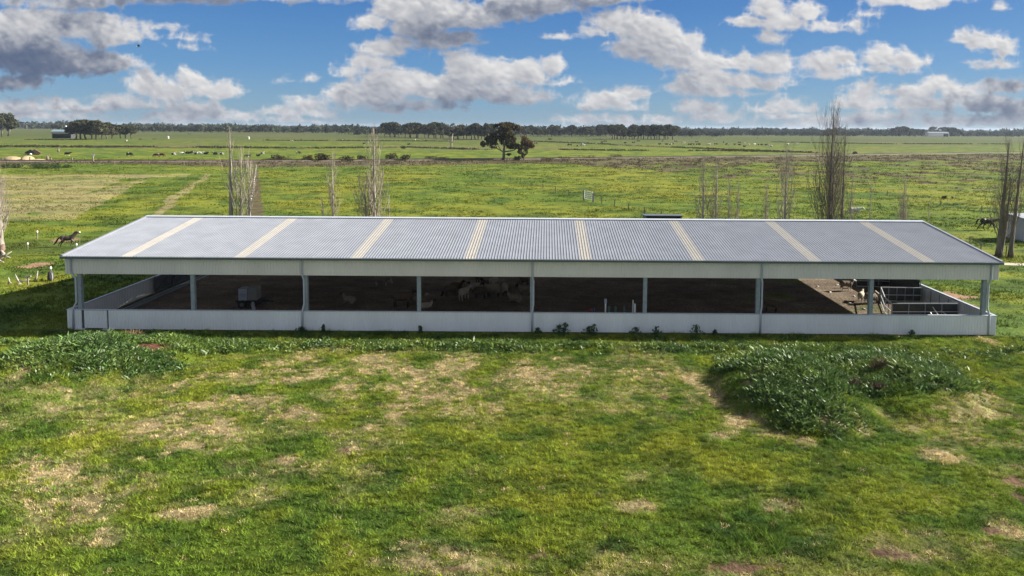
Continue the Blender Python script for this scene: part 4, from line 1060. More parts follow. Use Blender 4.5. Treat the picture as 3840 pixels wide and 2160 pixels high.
# ================================================================== TREES
def poplar_parts(h, spread, seed, nbr, trunk_r, twigs=4, lean=0.0, stems=1, mt=M_BARK, mw=M_TWIG, low=.06, gap=.0, dark=False):
    rr = random.Random(seed); T, B = MB(), MB()
    for st in range(stems):
        ox = 0 if st == 0 else rr.uniform(-.5, .5)*spread; hh = h if st == 0 else h*rr.uniform(.55, .85)
        pts = []; nseg = 12; wx = wy = 0
        for i in range(nseg+1):
            t = i/nseg; wx += rr.uniform(-.05, .05)*h*.035; wy += rr.uniform(-.05, .05)*h*.035
            pts.append(Vector((ox*(.25+.75*min(1, t*3))+wx+lean*hh*t, wy, hh*t)))
        rad = [(trunk_r*(1-.45*st/(stems)))*(1-t/nseg)**.9+.014 for t in range(nseg+1)]
        rad[0] *= 1.35
        T.tube(pts, rad, 8)
        n = nbr if st == 0 else nbr//2
        for k in range(n):
            t = low+(.95-low)*(k+rr.random())/n
            if rr.random() < gap: continue
            i = min(nseg-1, int(t*nseg)); p = pts[i].lerp(pts[i+1], t*nseg-i)
            a = rr.uniform(0, 2*PI); L = (h*.30*(1-t)**.7+.5)*rr.uniform(.5, 1.15)*min(1.4, spread/2.0+.35)
            ang = R(rr.uniform(18, 42)); q = p.copy(); bp_ = [p.copy()]
            for s_ in range(4):
                d = Vector((math.cos(a)*math.sin(ang), math.sin(a)*math.sin(ang), math.cos(ang))); q = q+d*L/4; bp_.append(q.copy()); ang = max(R(3), ang*rr.uniform(.45, .8)); a += rr.uniform(-.3, .3)
            r0 = (.012+.022*(1-t)*trunk_r/.2+.006*L)*(.55 if dark else .8)
            B.tube(bp_, [r0, r0*.8, r0*.6, r0*.45, r0*.25], 4, False)
            for w in range(twigs):
                u = rr.uniform(.2, 1); j = min(3, int(u*4)); b0 = bp_[j].lerp(bp_[j+1], u*4-j); aa = rr.uniform(0, 2*PI); an = R(rr.uniform(8, 35)); l2 = L*rr.uniform(.2, .5)
                c1 = b0+Vector((math.cos(aa)*math.sin(an), math.sin(aa)*math.sin(an), math.cos(an)))*l2*.5
                c2 = c1+Vector((math.cos(aa)*math.sin(an*.4), math.sin(aa)*math.sin(an*.4), math.cos(an*.4)))*l2*.5
                B.tube([b0, c1, c2], [r0*.5, r0*.38, .006], 3, False)
    return T, B
def poplar(px, ytop, Y, seed, label, spread=1.8, nbr=60, tr=.2, twigs=4, lean=0.0, stems=1, dark=False, low=.06, pybase=None, gap=.0, dead=False):
    b0 = at_depth(px, ytop, Y); g = at(px, pybase) if pybase else None
    if g: Y = g.y; b0 = at_depth(px, ytop, Y)
    x = g.x if g else at_depth(px, 820, Y).x; h = b0.z
    mt, mw = (M_BARKD, M_TWIGD) if dark else ((M_DEADW, M_DEADW) if dead else (M_BARK, M_TWIG))
    T, B = poplar_parts(h, spread, seed, nbr, tr, twigs, lean, stems, mt, mw, low, gap, dark)
    r_ = empty('poplar_tree', (x, Y, 0), 0, label, 'tree', 'bare poplars behind the shed')
    T.build('trunk', mt, r_, True); B.build('crown', mw, r_)
poplar(4, 588, 77, 1, 'thick bare poplar cut by the left edge of the frame', 1.5, 80, .30, 5, pybase=930)
poplar(866, 472, 77, 2, 'tall nearly branchless dead poplar, taller of the bleached pair', 1.3, 26, .33, 2, .006, 1, False, .45, None, .2)
poplar(903, 545, 77, 3, 'bleached broken poplar with many bare stems beside the tall dead one', 2.2, 30, .13, 3, .02, 5, False, .3, None, .2, True)
poplar(1250, 566, 79, 4, 'slender bare poplar left of the wide grey one', 1.5, 52, .19, 4)
poplar(1218, 738, 79, 5, 'small broken bare sapling beside the slender poplar', .6, 10, .10, 2, -.06, 1, False, .4)
poplar(1405, 480, 78, 6, 'wide grey bare poplar with a forked crown left of the big gum', 2.1, 62, .27, 4, 0, 2)
poplar(1456, 730, 78, 7, 'small twiggy bare sapling right of the wide grey poplar', .7, 16, .08, 3, .03)
poplar(2637, 594, 80, 8, 'slender bare poplar first of the right hand row', 1.5, 55, .17, 4)
poplar(2685, 604, 80, 9, 'slender bare poplar second of the right hand row', 1.6, 55, .17, 4)
poplar(2731, 672, 81, 10, 'shorter thin bare poplar third of the right hand row', 1.0, 55, .09, 5)
poplar(2766, 684, 81, 11, 'shorter thin bare poplar fourth of the right hand row', 1.0, 55, .09, 5)
poplar(2836, 752, 81, 12, 'tiny bare sapling between the thin poplars of the row', .6, 14, .05, 3)
poplar(2872, 690, 81, 13, 'short twiggy bare poplar left of the tall pointed one', 1.2, 55, .10, 5)
poplar(2945, 540, 79, 14, 'tall pointed bare poplar left of the tallest dark one', 1.7, 66, .19, 4)
poplar(3104, 397, 78, 15, 'tallest dark bare poplar with a forked crown', 2.1, 105, .27, 6, .004, 2, True)
poplar(3158, 466, 79, 16, 'dark bare poplar leaning against the tallest one', 1.6, 45, .16, 4, .006, 1, True)
poplar(3184, 612, 79, 17, 'thin crooked bare poplar left of the grey horse', 1.2, 26, .09, 4, .025)
poplar(3260, 690, 79, 18, 'very thin bare poplar right of the grey horse', .8, 20, .07, 3, .01)
poplar(3388, 655, 79, 19, 'twin stemmed bare young poplar alone in the right paddock', 1.4, 44, .10, 5, .0, 2)
poplar(3483, 738, 78, 20, 'whip thin bare sapling at the right end of the ridge', .5, 14, .05, 2)
poplar(3745, 520, 77, 21, 'dark bare poplar between the black horse and the pale shelter', 1.8, 60, .30, 5, .035, 2, True, .12, 962)
poplar(3788, 500, 77, 22, 'dark bare poplar leaning right in front of the pale shelter', 1.5, 50, .24, 5, .055, 1, True, .12, 966)

# gum trees ------------------------------------------------------------------
def crown_mesh(name, lobes, n, leaf, cols, seed, thr=.0):
    r = np.random.default_rng(seed); vs = []; cs = []
    vol = np.array([l[3]*l[4]*l[5] for l in lobes])**.75; cnt = (n*vol/vol.sum()).astype(int)
    for l, k in zip(lobes, cnt):
        d = r.normal(size=(k, 3)); d /= np.linalg.norm(d, axis=1)[:, None]
        rad = r.uniform(.35, 1, k)**.45
        bump_ = .78+.5*fbm(d[:, 0]*3+l[0], d[:, 2]*3+d[:, 1]*2+l[2], seed, 3)
        p = np.array(l[:3])+d*rad[:, None]*bump_[:, None]*np.array(l[3:6])
        keep = fbm(p[:, 0]/leaf*.16, p[:, 2]/leaf*.16+p[:, 1]/leaf*.1, seed+5, 2) > thr
        p, d = p[keep], d[keep]; k = len(p)
        a = r.normal(size=(k, 3)); a /= np.linalg.norm(a, axis=1)[:, None]; b = np.cross(a, r.normal(size=(k, 3))); b /= np.linalg.norm(b, axis=1)[:, None]
        s = (leaf*r.uniform(.6, 1.3, k))[:, None]
        vs.append(np.stack([p-a*s*.5-b*s*.3, p+a*s*.5-b*s*.3, p+b*s*.6], 1))
        lt = fbm(p[:, 0]/leaf*.12, p[:, 2]/leaf*.12, seed+9, 2)[:, None]
        base = np.array(cols[0])*(1-lt)+np.array(cols[1])*lt
        if len(l) > 6: base = base*(1-l[6])+np.array(cols[2])*l[6]
        cs.append(np.repeat(base*r.uniform(.7, 1.35, (k, 1)), 3, 0))
    v = np.concatenate(vs).reshape(-1, 3); c = np.concatenate(cs); f = np.arange(len(v)).reshape(-1, 3)
    return np_mesh(name, v, f, M_LEAF, c)
G1, G2, G3 = (.034,.042,.024), (.078,.085,.046), (.128,.088,.042)
gb_ = at(1888.5, 599.5); gs = gb_.y/F/7.627
def L_(zx, zz, rx, rz, w=0.0, dy=0.0, ry=None): return ((zx-980)*gs, dy, (1290-zz)*gs, rx*gs, (ry or (rx+rz)*.55)*gs, rz*gs, w)
lobes = [L_(1010,360,300,140,.35),L_(1180,310,190,100,.6),L_(800,330,150,75,.1),L_(1390,370,95,85,.8),L_(950,560,330,150,.15),L_(1200,600,260,150,.35,-1.5),L_(720,720,260,150,0),L_(560,700,130,95,0),L_(390,840,85,85,0),L_(560,860,150,75,0,1),
  L_(840,800,140,110,0,1.5),L_(1440,740,240,150,.75),L_(1640,820,190,110,.9),L_(1780,880,95,80,.8),L_(1500,900,200,85,.35,-1),L_(1150,830,170,110,.15,2),L_(1250,930,200,55,.1,1.5),L_(1000,900,60,110,.0,2.5),L_(1130,1130,70,35,.1),L_(700,930,90,40,0)]
gum = empty('gum_tree', gb_, 0, 'huge spreading gum tree alone by the railway in the middle of the plain', 'tree')
T = MB(); Q = lambda zx, zz, dy=0: Vector(((zx-980)*gs, dy, (1290-zz)*gs))
T.tube([Q(975,1300),Q(985,1180),Q(985,1040),Q(1000,900),Q(1020,780)], [45*gs,40*gs,34*gs,26*gs,20*gs], 10)
for pts, r0 in (([Q(985,1060),Q(900,1020),Q(780,960),Q(640,950)],20),([Q(990,1060),Q(1120,1040),Q(1280,1010),Q(1380,940),Q(1500,880)],20),([Q(1010,850),Q(1100,700),Q(1180,560),Q(1230,420)],17),([Q(1000,880),Q(930,720),Q(880,600),Q(860,450)],16),([Q(1010,820),Q(1040,600),Q(1060,420)],14),
  ([Q(990,1140),Q(1080,1120),Q(1180,1110)],12),([Q(900,1010,0),Q(800,860,1),Q(680,760,1)],13),([Q(1280,1010),Q(1350,850,-1),Q(1450,740,-1)],12),([Q(1380,940),Q(1560,900),Q(1700,860)],10),([Q(780,960),Q(560,900),Q(420,860)],9),([Q(930,720),Q(780,640),Q(640,680)],10)):
    T.tube(pts, [r0*gs*(1-.7*i/(len(pts)-1)) for i in range(len(pts))], 7)
T.build('trunk', M_GUMB, gum, True)
link('crown', crown_mesh('crown', lobes, 20000, .55, (G1, G2, G3), 5, .44), gum)
def small_gum(name, lobes, tr, h, n, leaf, seed, cols=(G1, G2, G3), forks=4):
    T = MB(); rr = random.Random(seed)
    T.tube([(0,0,0),(rr.uniform(-.1,.1)*h,0,h*.3),(rr.uniform(-.1,.1)*h,0,h*.62)], [tr,tr*.8,tr*.5], 7)
    for k in range(forks):
        l = lobes[k % len(lobes)]; T.tube([(0,0,h*.25),(l[0]*.5,l[1]*.5,h*.42),(l[0],l[1],l[2])], [tr*.6,tr*.4,tr*.15], 5)
    return T.mesh('trunk', M_GUMB, True), crown_mesh('crown', lobes, n, leaf, cols, seed, .30)
g = at(1964, 597); h = 7.5; rr = random.Random(3)
tm, cm = small_gum('x', [(-1.3,0,3.3,1.5,1.3,1.3),(.5,.2,3.0,1.2,1.2,1.2),(.6,0,5.0,1.8,1.4,1.3),(-.4,0,1.6,.9,.8,1.2)], .28, h, 1500, .45, 21)
r_ = empty('gum_tree', g, 0, 'small gum tree under the right side of the huge spreading gum', 'tree'); link('trunk', tm, r_); link('crown', cm, r_)
g = at(1692, 557); T = MB(); hh = at_depth(1696, 500, g.y).z
T.tube([(0,0,0),(.2,0,hh*.3),(.5,0,hh*.6),(1.2,0,hh)], [.6,.5,.35,.1], 7)
r_ = empty('dead_tree', g, 0, 'bleached dead tree standing left of the big gum', 'tree'); T.build('trunk', M_DEADW, r_, True)
B = MB(); B.tube([(.2,0,hh*.25),(-1.2,0,hh*.42),(-1.6,0,hh*.55)],[.3,.2,.08],6); B.tube([(.3,0,hh*.35),(1.6,0,hh*.45),(2.0,0,hh*.52)],[.28,.18,.06],6); B.tube([(.4,0,hh*.5),(-.2,0,hh*.72)],[.2,.06],6); B.build('branch', M_DEADW, r_, True)

# far tree kinds, copied with their parts
KINDS_ = []
for s_, (nl, fl, wd) in enumerate(((6,.30,.36),(7,.24,.42),(6,.34,.32),(8,.20,.46))):
    rr = random.Random(40+s_); lb = []
    for i in range(nl):
        a = 2*PI*i/nl+rr.random(); q = rr.uniform(.2, wd*.62); lb.append((math.cos(a)*q*10, math.sin(a)*q*8, 10*rr.uniform(fl+.12, .84), 10*rr.uniform(.14,.21), 10*rr.uniform(.14,.21), 10*rr.uniform(.11,.17), rr.choice((0,0,.12,.3))))
    lb.append((0,0,8.3,2.2,2.2,1.4,.1))
    KINDS_.append(small_gum('k', lb, .32, 10, 1500, .95, 60+s_))
FIRST = {}
def far_tree(px, pyb, pyt, kind, label, group, wide=1.0, jit=0.0):
    g = at(px, pyb); h = 1.12*max(3, at_depth(px, pyt, g.y).z); g.y += jit
    if kind not in FIRST:
        o = empty('far_gum_tree', g, 0, label, 'tree', group); link('trunk', KINDS_[kind][0], o); link('crown', KINDS_[kind][1], o); FIRST[kind] = o
    else:
        o = copy_tree(FIRST[kind]); o['label'] = label; o['group'] = group; o.location = g
    o.rotation_euler = (0, 0, random.uniform(0, 6.28)); s = h/9.6; w_ = s*wide*random.uniform(.9, 1.15); o.scale = (w_, w_, s)
    return o
random.seed(5)
for i, (px, pyb, pyt) in enumerate(((285,522,462),(302,523,459),(322,523,458),(345,523,464),(362,524,460),(383,522,470),(402,521,466),(420,520,472),(452,519,474),(470,519,476),(492,519,477))):
    far_tree(px, pyb, pyt, i % 4, 'dark gum tree in the clump right of the low dark barn', 'gum trees clumped beside the farmhouse', 1.2)
for i, (px, pyb, pyt) in enumerate(((-25,515,432),(8,513,436),(30,510,446))):
    far_tree(px, pyb, pyt, i, 'tall dark gum tree cut by the left frame edge on the plain', 'gum trees at the left frame edge', 1.1)
far_tree(206, 495, 468, 2, 'gum tree left of the farmhouse roof', 'gum trees clumped beside the farmhouse', 1.1)
x = 1412
while x < 1845:
    far_tree(x, 512+(x-1412)*.028+random.uniform(-1.5, 3), 478+random.uniform(-15, 10), random.randrange(4), 'dark gum tree of the long shelterbelt left of the huge gum', 'shelterbelt left of the huge gum', 1.15, random.uniform(0, 25)); x += random.uniform(9, 16)
x = 1952
while x < 2300:
    far_tree(x, 511+(x-1952)*.004+random.uniform(-1, 2), 482+random.uniform(-11, 10), random.randrange(4), 'dark gum tree of the far shelterbelt right of the huge gum', 'far shelterbelt right of the huge gum', 1.15, random.uniform(0, 30)); x += random.uniform(9, 15)
x = 2296
while x < 2530:
    far_tree(x, 523+random.uniform(-1.5, 1.5), 484+random.uniform(-11, 9), random.randrange(4), 'dark gum tree in the nearer end of the shelterbelt right of the huge gum', 'nearer shelterbelt end', 1.15, random.uniform(0, 15)); x += random.uniform(9, 14)
far_tree(2592, 517, 492, 1, 'round dark tree alone right of the shelterbelt', 'lone far trees', 1.3)
for i, (px, pyb, pyt) in enumerate(((2660,505,488),(2690,506,489),(2706,505,490),(2745,506,487),(2780,506,490),(2797,506,488),(2830,506,489),(2850,506,491),(2625,503,494))):
    far_tree(px, pyb, pyt, i % 4, 'small dark gum tree in the thin row far off right of the lone round tree', 'thin row of far gum trees', 1.3)
for i, (px, pyb, pyt) in enumerate(((2990,505,488),(3015,506,491),(3035,507,490),(3060,507,489),(3140,506,489),(3260,505,486),(3300,505,489))):
    far_tree(px, pyb, pyt, i % 4, 'dark gum tree far off behind the tallest poplar', 'far gum trees behind the tallest poplar', 1.4)
for i, (px, pyb, pyt) in enumerate(((3348,511,484),(3368,511,480),(3390,511,478),(3412,511,484),(3432,511,487),(3455,511,488),(3495,504,478),(3520,504,478),(3542,506,480),(3572,511,482),(3592,511,488),(3632,511,496),(3682,511,496),(3660,511,499))):
    far_tree(px, pyb, pyt, i % 4, 'dark gum tree in the clump round the white machinery shed', 'gum trees round the white machinery shed', 1.35)
for i, px in enumerate((1500,1470,1545,1590,640,700,795,890,1010,1060,1120,1175,540)):
    far_tree(px, 493+px*.004+random.uniform(-1, 2), 476+px*.005+random.uniform(-4, 3), i % 4, 'grey green tree standing out before the horizon wood at left', 'trees before the horizon wood', 1.5)

# horizon wood: one uncountable mass
r = np.random.default_rng(90); vs = []; cs = []
for (xa, xb, pyb0, slope, hm, dens) in ((-900,260,482.5,.004,17,1.0),(240,1420,490,.0066,13,1.0),(1300,2700,497,.0055,12,.8),(2400,4700,499,.0035,10,.9),(-900,4700,481.0,.0066,14,1.4)):
    x = xa
    while x < xb:
        g = at(x, pyb0+slope*max(0, x)+r.uniform(-.8, .8)); k = g.y/F
        h = hm*r.uniform(.55, 1.25)*(.7+.6*fbm(np.array([x*.01]), np.array([3.]), 7)[0]); w = h*r.uniform(.5, 1.0)
        m_ = 110
        d = r.normal(size=(m_, 3)); d /= np.linalg.norm(d, axis=1)[:, None]; d[:, 2] = np.abs(d[:, 2])*1.0
        p = np.array((g.x, g.y, h*.22))+d*np.array((w, w, h*.78))*(r.uniform(.5, 1, (m_, 1)))
        a = r.normal(size=(m_, 3)); b = r.normal(size=(m_, 3)); s = h*.30
        vs.append(np.stack([p-a*s*.4, p+a*s*.4, p+b*s*.6], 1)); cs.append(np.repeat(np.array(G1)*r.uniform(.7, 1.5)+np.zeros((m_, 1))+r.uniform(0, .015, (m_, 1)), 3, 0))
        x += w/k*r.uniform(.7, 1.5)/dens*.7
v = np.concatenate(vs).reshape(-1, 3)
o = link('far_woodland', np_mesh('far_woodland', v, np.arange(len(v)).reshape(-1, 3), M_LEAF, np.concatenate(cs))); tag(o, 'grey green band of far woodland along the whole horizon', 'woodland', kind='stuff')

# shrubs along the railway and ditches
def shrub(px, py, wpx, hpx, label, cols, group, seed, name='shrub', n=None, leaf=None):
    g = at(px, py); k = g.y/F; rr = random.Random(seed); w, h = wpx*k/2, hpx*k
    lb = [(rr.uniform(-.65,.65)*w, rr.uniform(-.3,.3)*w, h*rr.uniform(.25,.55), w*rr.uniform(.3,.55), w*rr.uniform(.3,.5), h*rr.uniform(.3,.5)) for _ in range(6)]
    r_ = empty(name, g, 0, label, 'shrub', group)
    link('foliage', crown_mesh('foliage', lb, n or 500, leaf or max(.25, h*.16), cols, seed, .3), r_)
    T = MB()
    for l in lb[:4]: T.tube([(0,0,0),(l[0]*.6,l[1],l[2]*.7),(l[0],l[1],l[2])], [.06,.05,.02], 5)
    T.build('stem', M_WOOD, r_)
BC = ((.035,.030,.018),(.075,.060,.035),(.1,.07,.04)); GC = ((.022,.038,.016),(.05,.075,.03),(.1,.1,.04))
for i, (px, py, w, h) in enumerate(((1052,602,74,28),(1160,602,60,22),(1200,603,80,33),(1300,606,64,26),(1358,600,44,22),(1465,598,52,26),(1522,602,60,26),(1612,596,70,14),(1660,597,60,12),(1010,603,50,12))):
    shrub(px, py, w, h, ['wide low brown shrub', 'low brown shrub', 'largest brown shrub', 'reddish brown shrub', 'small brown shrub', 'upright brown shrub', 'leaning brown shrub', 'flat brown shrub', 'flattest dark shrub', 'short dark shrub'][i]+' beside the railway, %s in the row from the left' % ['second', 'third', 'fourth', 'fifth', 'sixth', 'seventh', 'eighth', 'ninth', 'tenth', 'first'][i], BC, 'shrubs beside the railway', 300+i)
for i, (px, py, w, h) in enumerate(((60,630,70,20),(120,632,90,24),(185,632,80,22),(235,630,60,16),(20,632,60,20))):
    shrub(px, py, w, h, 'dark green bush in the strip before the railway at left', GC, 'dark bushes before the railway', 320+i, 'bush')
shrub(1938, 603, 30, 22, 'small dark bush between the two gum trees', GC, 'lone bushes', 330, 'bush')
shrub(2060, 525, 26, 8, 'low dark round bush on the far green right of the huge gum', GC, 'lone bushes', 331, 'bush')
shrub(1512, 558, 24, 12, 'round bush on the far ditch line left of the dead tree', GC, 'lone bushes', 332, 'bush')
for i, (px, py) in enumerate(((2310,588),(2200,594),(2130,596),(2060,600))): shrub(px, py, 70, 12, 'flat brown shrub along the railway right of the huge gum', BC, 'flat shrubs right of the huge gum', 340+i)
for i, (px, py, w, h) in enumerate(((525,525,18,8),(578,524,22,8),(618,493,22,12),(710,505,18,6),(1005,526,18,8),(1280,527,34,9),(1225,527,26,6))):
    shrub(px, py, w, h, 'small dark bush dotted on the far pasture at left', GC, 'bushes dotted on the far left pasture', 350+i, 'bush', 120)
g = at(3207, 580); shrub(3207, 580, 26, 14, 'dark bush right of the tallest poplar beyond the railway', BC, 'lone bushes', 365, 'bush')
shrub(3555, 745, 40, 12, 'dark low bush in the right paddock behind the black horse', GC, 'lone bushes', 366, 'bush')

# dead shrubs on the mounds, tall weeds against the wall
def twig_bush(px, py, w, h, seed, label, mt):
    g = at(px, py); g.z = float(height(np.array([g.x]), np.array([g.y]))[0])-.05; rr = random.Random(seed); m = MB(); k = g.y/F
    for i in range(90):
        a = rr.uniform(0, 2*PI); an = R(rr.uniform(5, 62)); l = h*rr.uniform(.5, 1.1); d = Vector((math.cos(a)*math.sin(an)*w/h, math.sin(a)*math.sin(an), math.cos(an)))*l
        o = Vector((rr.uniform(-.3,.3)*w, rr.uniform(-.2,.2)*w, 0)); m.tube([o, o+d*.6, o+d+Vector((0,0,-.05))], [.014,.01,.004], 3, False)
        m.tube([o+d*.5, o+d*.8+Vector((rr.uniform(-.2,.2), rr.uniform(-.2,.2), .1))], [.009,.004], 3, False)
    o = m.build('dead_shrub', mt); o.location = g; tag(o, label, 'shrub', 'dead shrubs on the weedy mounds')
M_DTW = mat('dead_twigs', (.105,.065,.048), .9, .3, 4); M_DTL = mat('straw_twigs', (.27,.19,.12), .9, .3, 4)
twig_bush(3292, 1440, .9, 1.0, 1, 'larger dark brown dead shrub on the right mound', M_DTW)
twig_bush(3205, 1490, .7, .7, 2, 'smaller dark brown dead shrub lower on the right mound', M_DTW)
twig_bush(3290, 1500, .5, .5, 3, 'lowest small dead shrub at the foot of the right mound', M_DTW)
twig_bush(495, 1285, 1.0, .55, 4, 'straw brown dead shrub on the crest of the left mound', M_DTL)
for i, (px, ht, w) in enumerate(((2018,.55,.3),(2095,.85,.5),(2118,1.05,.4),(2208,.75,.5),(2226,.95,.4),(2385,.7,.5),(2462,.75,.5),(2610,.95,.55),(2682,.5,.25),(1212,.7,.2),(1575,.7,.2),(3420,.6,.3),(1130,.5,.5))):
    g = at_depth(px, 1245, SY0-.45); rr = np.random.default_rng(500+i); n = 110
    ht *= .72; z = rr.random(n)**1.4*ht; sp = 1.6*w*(.25+.75*(1-z/ht)); a = rr.uniform(0, 2*PI, n)
    p = np.stack([np.cos(a)*sp*rr.random(n)*.8, np.sin(a)*sp*rr.random(n)*.5, z], 1)
    d = rr.normal(size=(n, 3)); d /= np.linalg.norm(d, axis=1)[:, None]; e = np.cross(d, rr.normal(size=(n, 3))); e /= np.linalg.norm(e, axis=1)[:, None]
    s = rr.uniform(.06, .13, (n, 1)); v = np.stack([p-d*s, p+e*s*.45, p+d*s, p-e*s*.45], 1).reshape(-1, 3)
    r_ = empty('tall_weed', (g.x, SY0-.45, .05), 0, ['low weed just right of the middle downpipe','bushy tall weed left of the tallest weed','tallest pointed weed against the front wall','broad tall weed in the second clump','upright tall weed at the right of the second clump','ragged tall weed in the third clump','ragged tall weed in the fourth clump','dense tall weed with a single spike','short bent weed right of the spiked one','thin weed stalk near the second downpipe','thin weed stalk left of the middle downpipe','small weed below the right shed post','low dense weed by the second downpipe'][i], 'weed', 'tall weeds against the front wall')
    link('foliage', np_mesh('foliage', v, np.arange(n*4).reshape(n, 4), M_WEED, np.repeat(np.array((.04,.085,.03))*rr.uniform(.7, 1.4, (n, 1)), 4, 0)), r_)
    m = MB(); m.tube([(0,0,-.1),(.02,0,ht*.5),(0,0,ht)], [.02,.014,.006], 5); m.build('stem', M_GREEN, r_)
#SECTION4
# ================================================================== SUN, SKY, CLOUDS
SUNV = Vector((1.88, .38, 1.0)).normalized()
sun = bpy.data.lights.new('sun', 'SUN'); sun.energy = 5.0; sun.angle = R(.55); sun.color = (1, .93, .82)
so_ = bpy.data.objects.new('sun', sun); COL.objects.link(so_); so_.rotation_euler = SUNV.to_track_quat('Z', 'Y').to_euler()
EL = math.asin(SUNV.z); AZ = math.atan2(SUNV.x, SUNV.y)
W = bpy.data.worlds.new('World'); SC.world = W; W.use_nodes = True
nt = W.node_tree; N, L = nt.nodes, nt.links; N.clear()
out = N.new('ShaderNodeOutputWorld'); bg = N.new('ShaderNodeBackground'); L.new(bg.outputs[0], out.inputs[0])
SKY_STR = .06
sk = N.new('ShaderNodeTexSky'); sk.sky_type = 'NISHITA'; sk.sun_disc = False; sk.sun_elevation = EL; sk.sun_rotation = AZ
sk.air_density = 1.0; sk.dust_density = .3; sk.ozone_density = 3.0; sk.altitude = 100
bg.inputs['Strength'].default_value = SKY_STR

def uv(px, py):
    d = ray(px, py); return d.x/d.y, d.z/d.y
CL = [ # white and grey clouds: centre and half axes in photo pixels
 (120,95,190,70),(330,105,170,60),(430,140,120,60),(60,180,200,110),(200,235,230,90),(380,240,140,55),(470,245,70,28),(60,310,120,40),(520,140,60,22),(590,110,60,18),
 (300,10,330,32),(560,2,360,28),(900,-6,330,20),
 (540,320,95,48),(640,345,130,45),(710,310,60,45),(790,345,110,35),(450,385,130,30),(580,395,190,24),
 (90,405,120,38),(220,400,110,36),(330,410,100,30),(150,440,260,22),(20,420,80,36),
 (740,420,120,42),(650,445,110,30),(850,445,90,28),(620,470,200,20),
 (1135,400,80,36),(1050,425,80,26),(1190,430,60,24),(1120,455,130,18),(1100,303,30,12),(1160,300,26,16),
 (1480,40,90,60),(1600,60,150,90),(1750,70,160,70),(1400,95,80,42),(1900,40,140,60),(2050,20,150,45),(2250,-5,150,36),(1680,150,110,40),(1560,110,100,50),(1700,200,40,12),
 (1430,190,85,45),(1390,235,80,28),(1510,165,60,26),(1300,265,70,22),
 (1300,350,90,42),(1450,320,130,65),(1380,370,150,55),(1600,330,150,60),(1740,265,80,62),(1840,285,110,58),(1700,350,160,55),(1980,285,90,58),(2075,250,60,45),(1900,360,150,45),(1560,400,180,28),(1400,405,120,22),(2110,310,40,14),
 (2290,85,95,55),(2380,105,120,75),(2470,150,110,75),(2560,175,80,60),(2420,190,140,55),(2240,120,60,30),(2500,230,90,38),
 (2280,375,110,38),(2370,350,75,34),(2230,395,80,22),(2360,400,50,18),
 (2620,240,110,52),(2740,240,110,48),(2880,245,90,52),(2660,300,130,45),(2800,310,160,40),(2580,335,80,32),(2700,350,120,22),
 (2800,90,70,40),(2870,40,80,55),(3020,55,65,55),(2940,90,100,45),(3120,105,100,26),(2880,150,50,28),(3200,90,40,16),
 (3060,245,90,40),(3150,225,70,42),(3110,275,120,28),(3300,215,90,52),(3390,235,90,40),(3320,265,120,22),
 (3650,145,75,45),(3710,165,85,48),(3740,200,70,28),(3740,245,70,22),
 (2940,390,60,32),(3000,405,80,32),(2870,410,70,26),(2960,440,120,24),(3090,450,90,22),
 (3225,350,75,42),(3210,390,100,28),(3380,350,110,36),(3520,330,95,40),(3600,350,110,36),(3450,400,220,34),(3300,440,220,28),(3700,400,180,40),(3790,330,120,34),(3600,460,280,26),(3150,475,200,18),(3840,440,120,50),
 (2480,450,40,16),(2290,455,150,22),(2200,462,90,18),(2380,460,80,18),(2650,415,80,30),(2580,400,60,24),(2680,445,110,22),
 (3330,8,80,28),(3450,12,110,30),(3560,2,90,22),(3250,55,40,14),(3760,22,22,12),(2100,140,40,10),(690,150,50,10),(700,180,40,8)]
DK = [(90,240,300,90),(260,280,220,60),(330,200,100,40),(20,330,160,50),(600,0,620,60),(290,80,90,28),(180,180,180,40),(3760,425,230,55),(3820,330,110,45),(3350,455,260,16),(1900,40,200,45),(2200,10,200,45),(1700,130,150,45),(1650,400,330,34),(420,425,260,18)]
EXP = 1.5
K = 1/SKY_STR/(2**EXP)
# blue of the sky: the sky texture, deepened towards the saturated blue of the photograph by elevation
tc = N.new('ShaderNodeTexCoord'); sx = N.new('ShaderNodeSeparateXYZ'); L.new(tc.outputs['Generated'], sx.inputs[0])
rp = N.new('ShaderNodeValToRGB'); L.new(sx.outputs[2], rp.inputs[0]); cr = rp.color_ramp
for i, (p_, c_) in enumerate(((0.0, (.22,.39,.56)), (.03, (.165,.365,.60)), (.08, (.090,.29,.62)), (.17, (.040,.195,.55)), (.55, (.03,.13,.42)))):
    e = cr.elements[i] if i < 2 else cr.elements.new(p_); e.position = p_; e.color = (*c_, 1)
vs_ = N.new('ShaderNodeVectorMath'); vs_.operation = 'SCALE'; L.new(rp.outputs[0], vs_.inputs[0]); vs_.inputs['Scale'].default_value = K*.86
mx = N.new('ShaderNodeMix'); mx.data_type = 'RGBA'; mx.inputs[0].default_value = .85
L.new(sk.outputs[0], mx.inputs[6]); L.new(vs_.outputs[0], mx.inputs[7]); # unseen broken cloud added overhead and behind the camera to brighten shaded faces
def mth(op, a, b=None):
    n = N.new('ShaderNodeMath'); n.operation = op
    for i, v in enumerate((a, b)):
        if v is None: continue
        if isinstance(v, (int, float)): n.inputs[i].default_value = v
        else: L.new(v, n.inputs[i])
    return n.outputs[0]
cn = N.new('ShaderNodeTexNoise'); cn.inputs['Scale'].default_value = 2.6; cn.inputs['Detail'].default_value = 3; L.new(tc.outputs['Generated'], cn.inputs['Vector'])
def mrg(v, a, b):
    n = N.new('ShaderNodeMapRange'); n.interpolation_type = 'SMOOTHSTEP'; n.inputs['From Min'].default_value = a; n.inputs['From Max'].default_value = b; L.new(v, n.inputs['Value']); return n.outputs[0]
zone_ = mth('MAXIMUM', mrg(sx.outputs[2], .25, .42), mrg(mth('MULTIPLY', sx.outputs[1], -1), -.45, -.1))
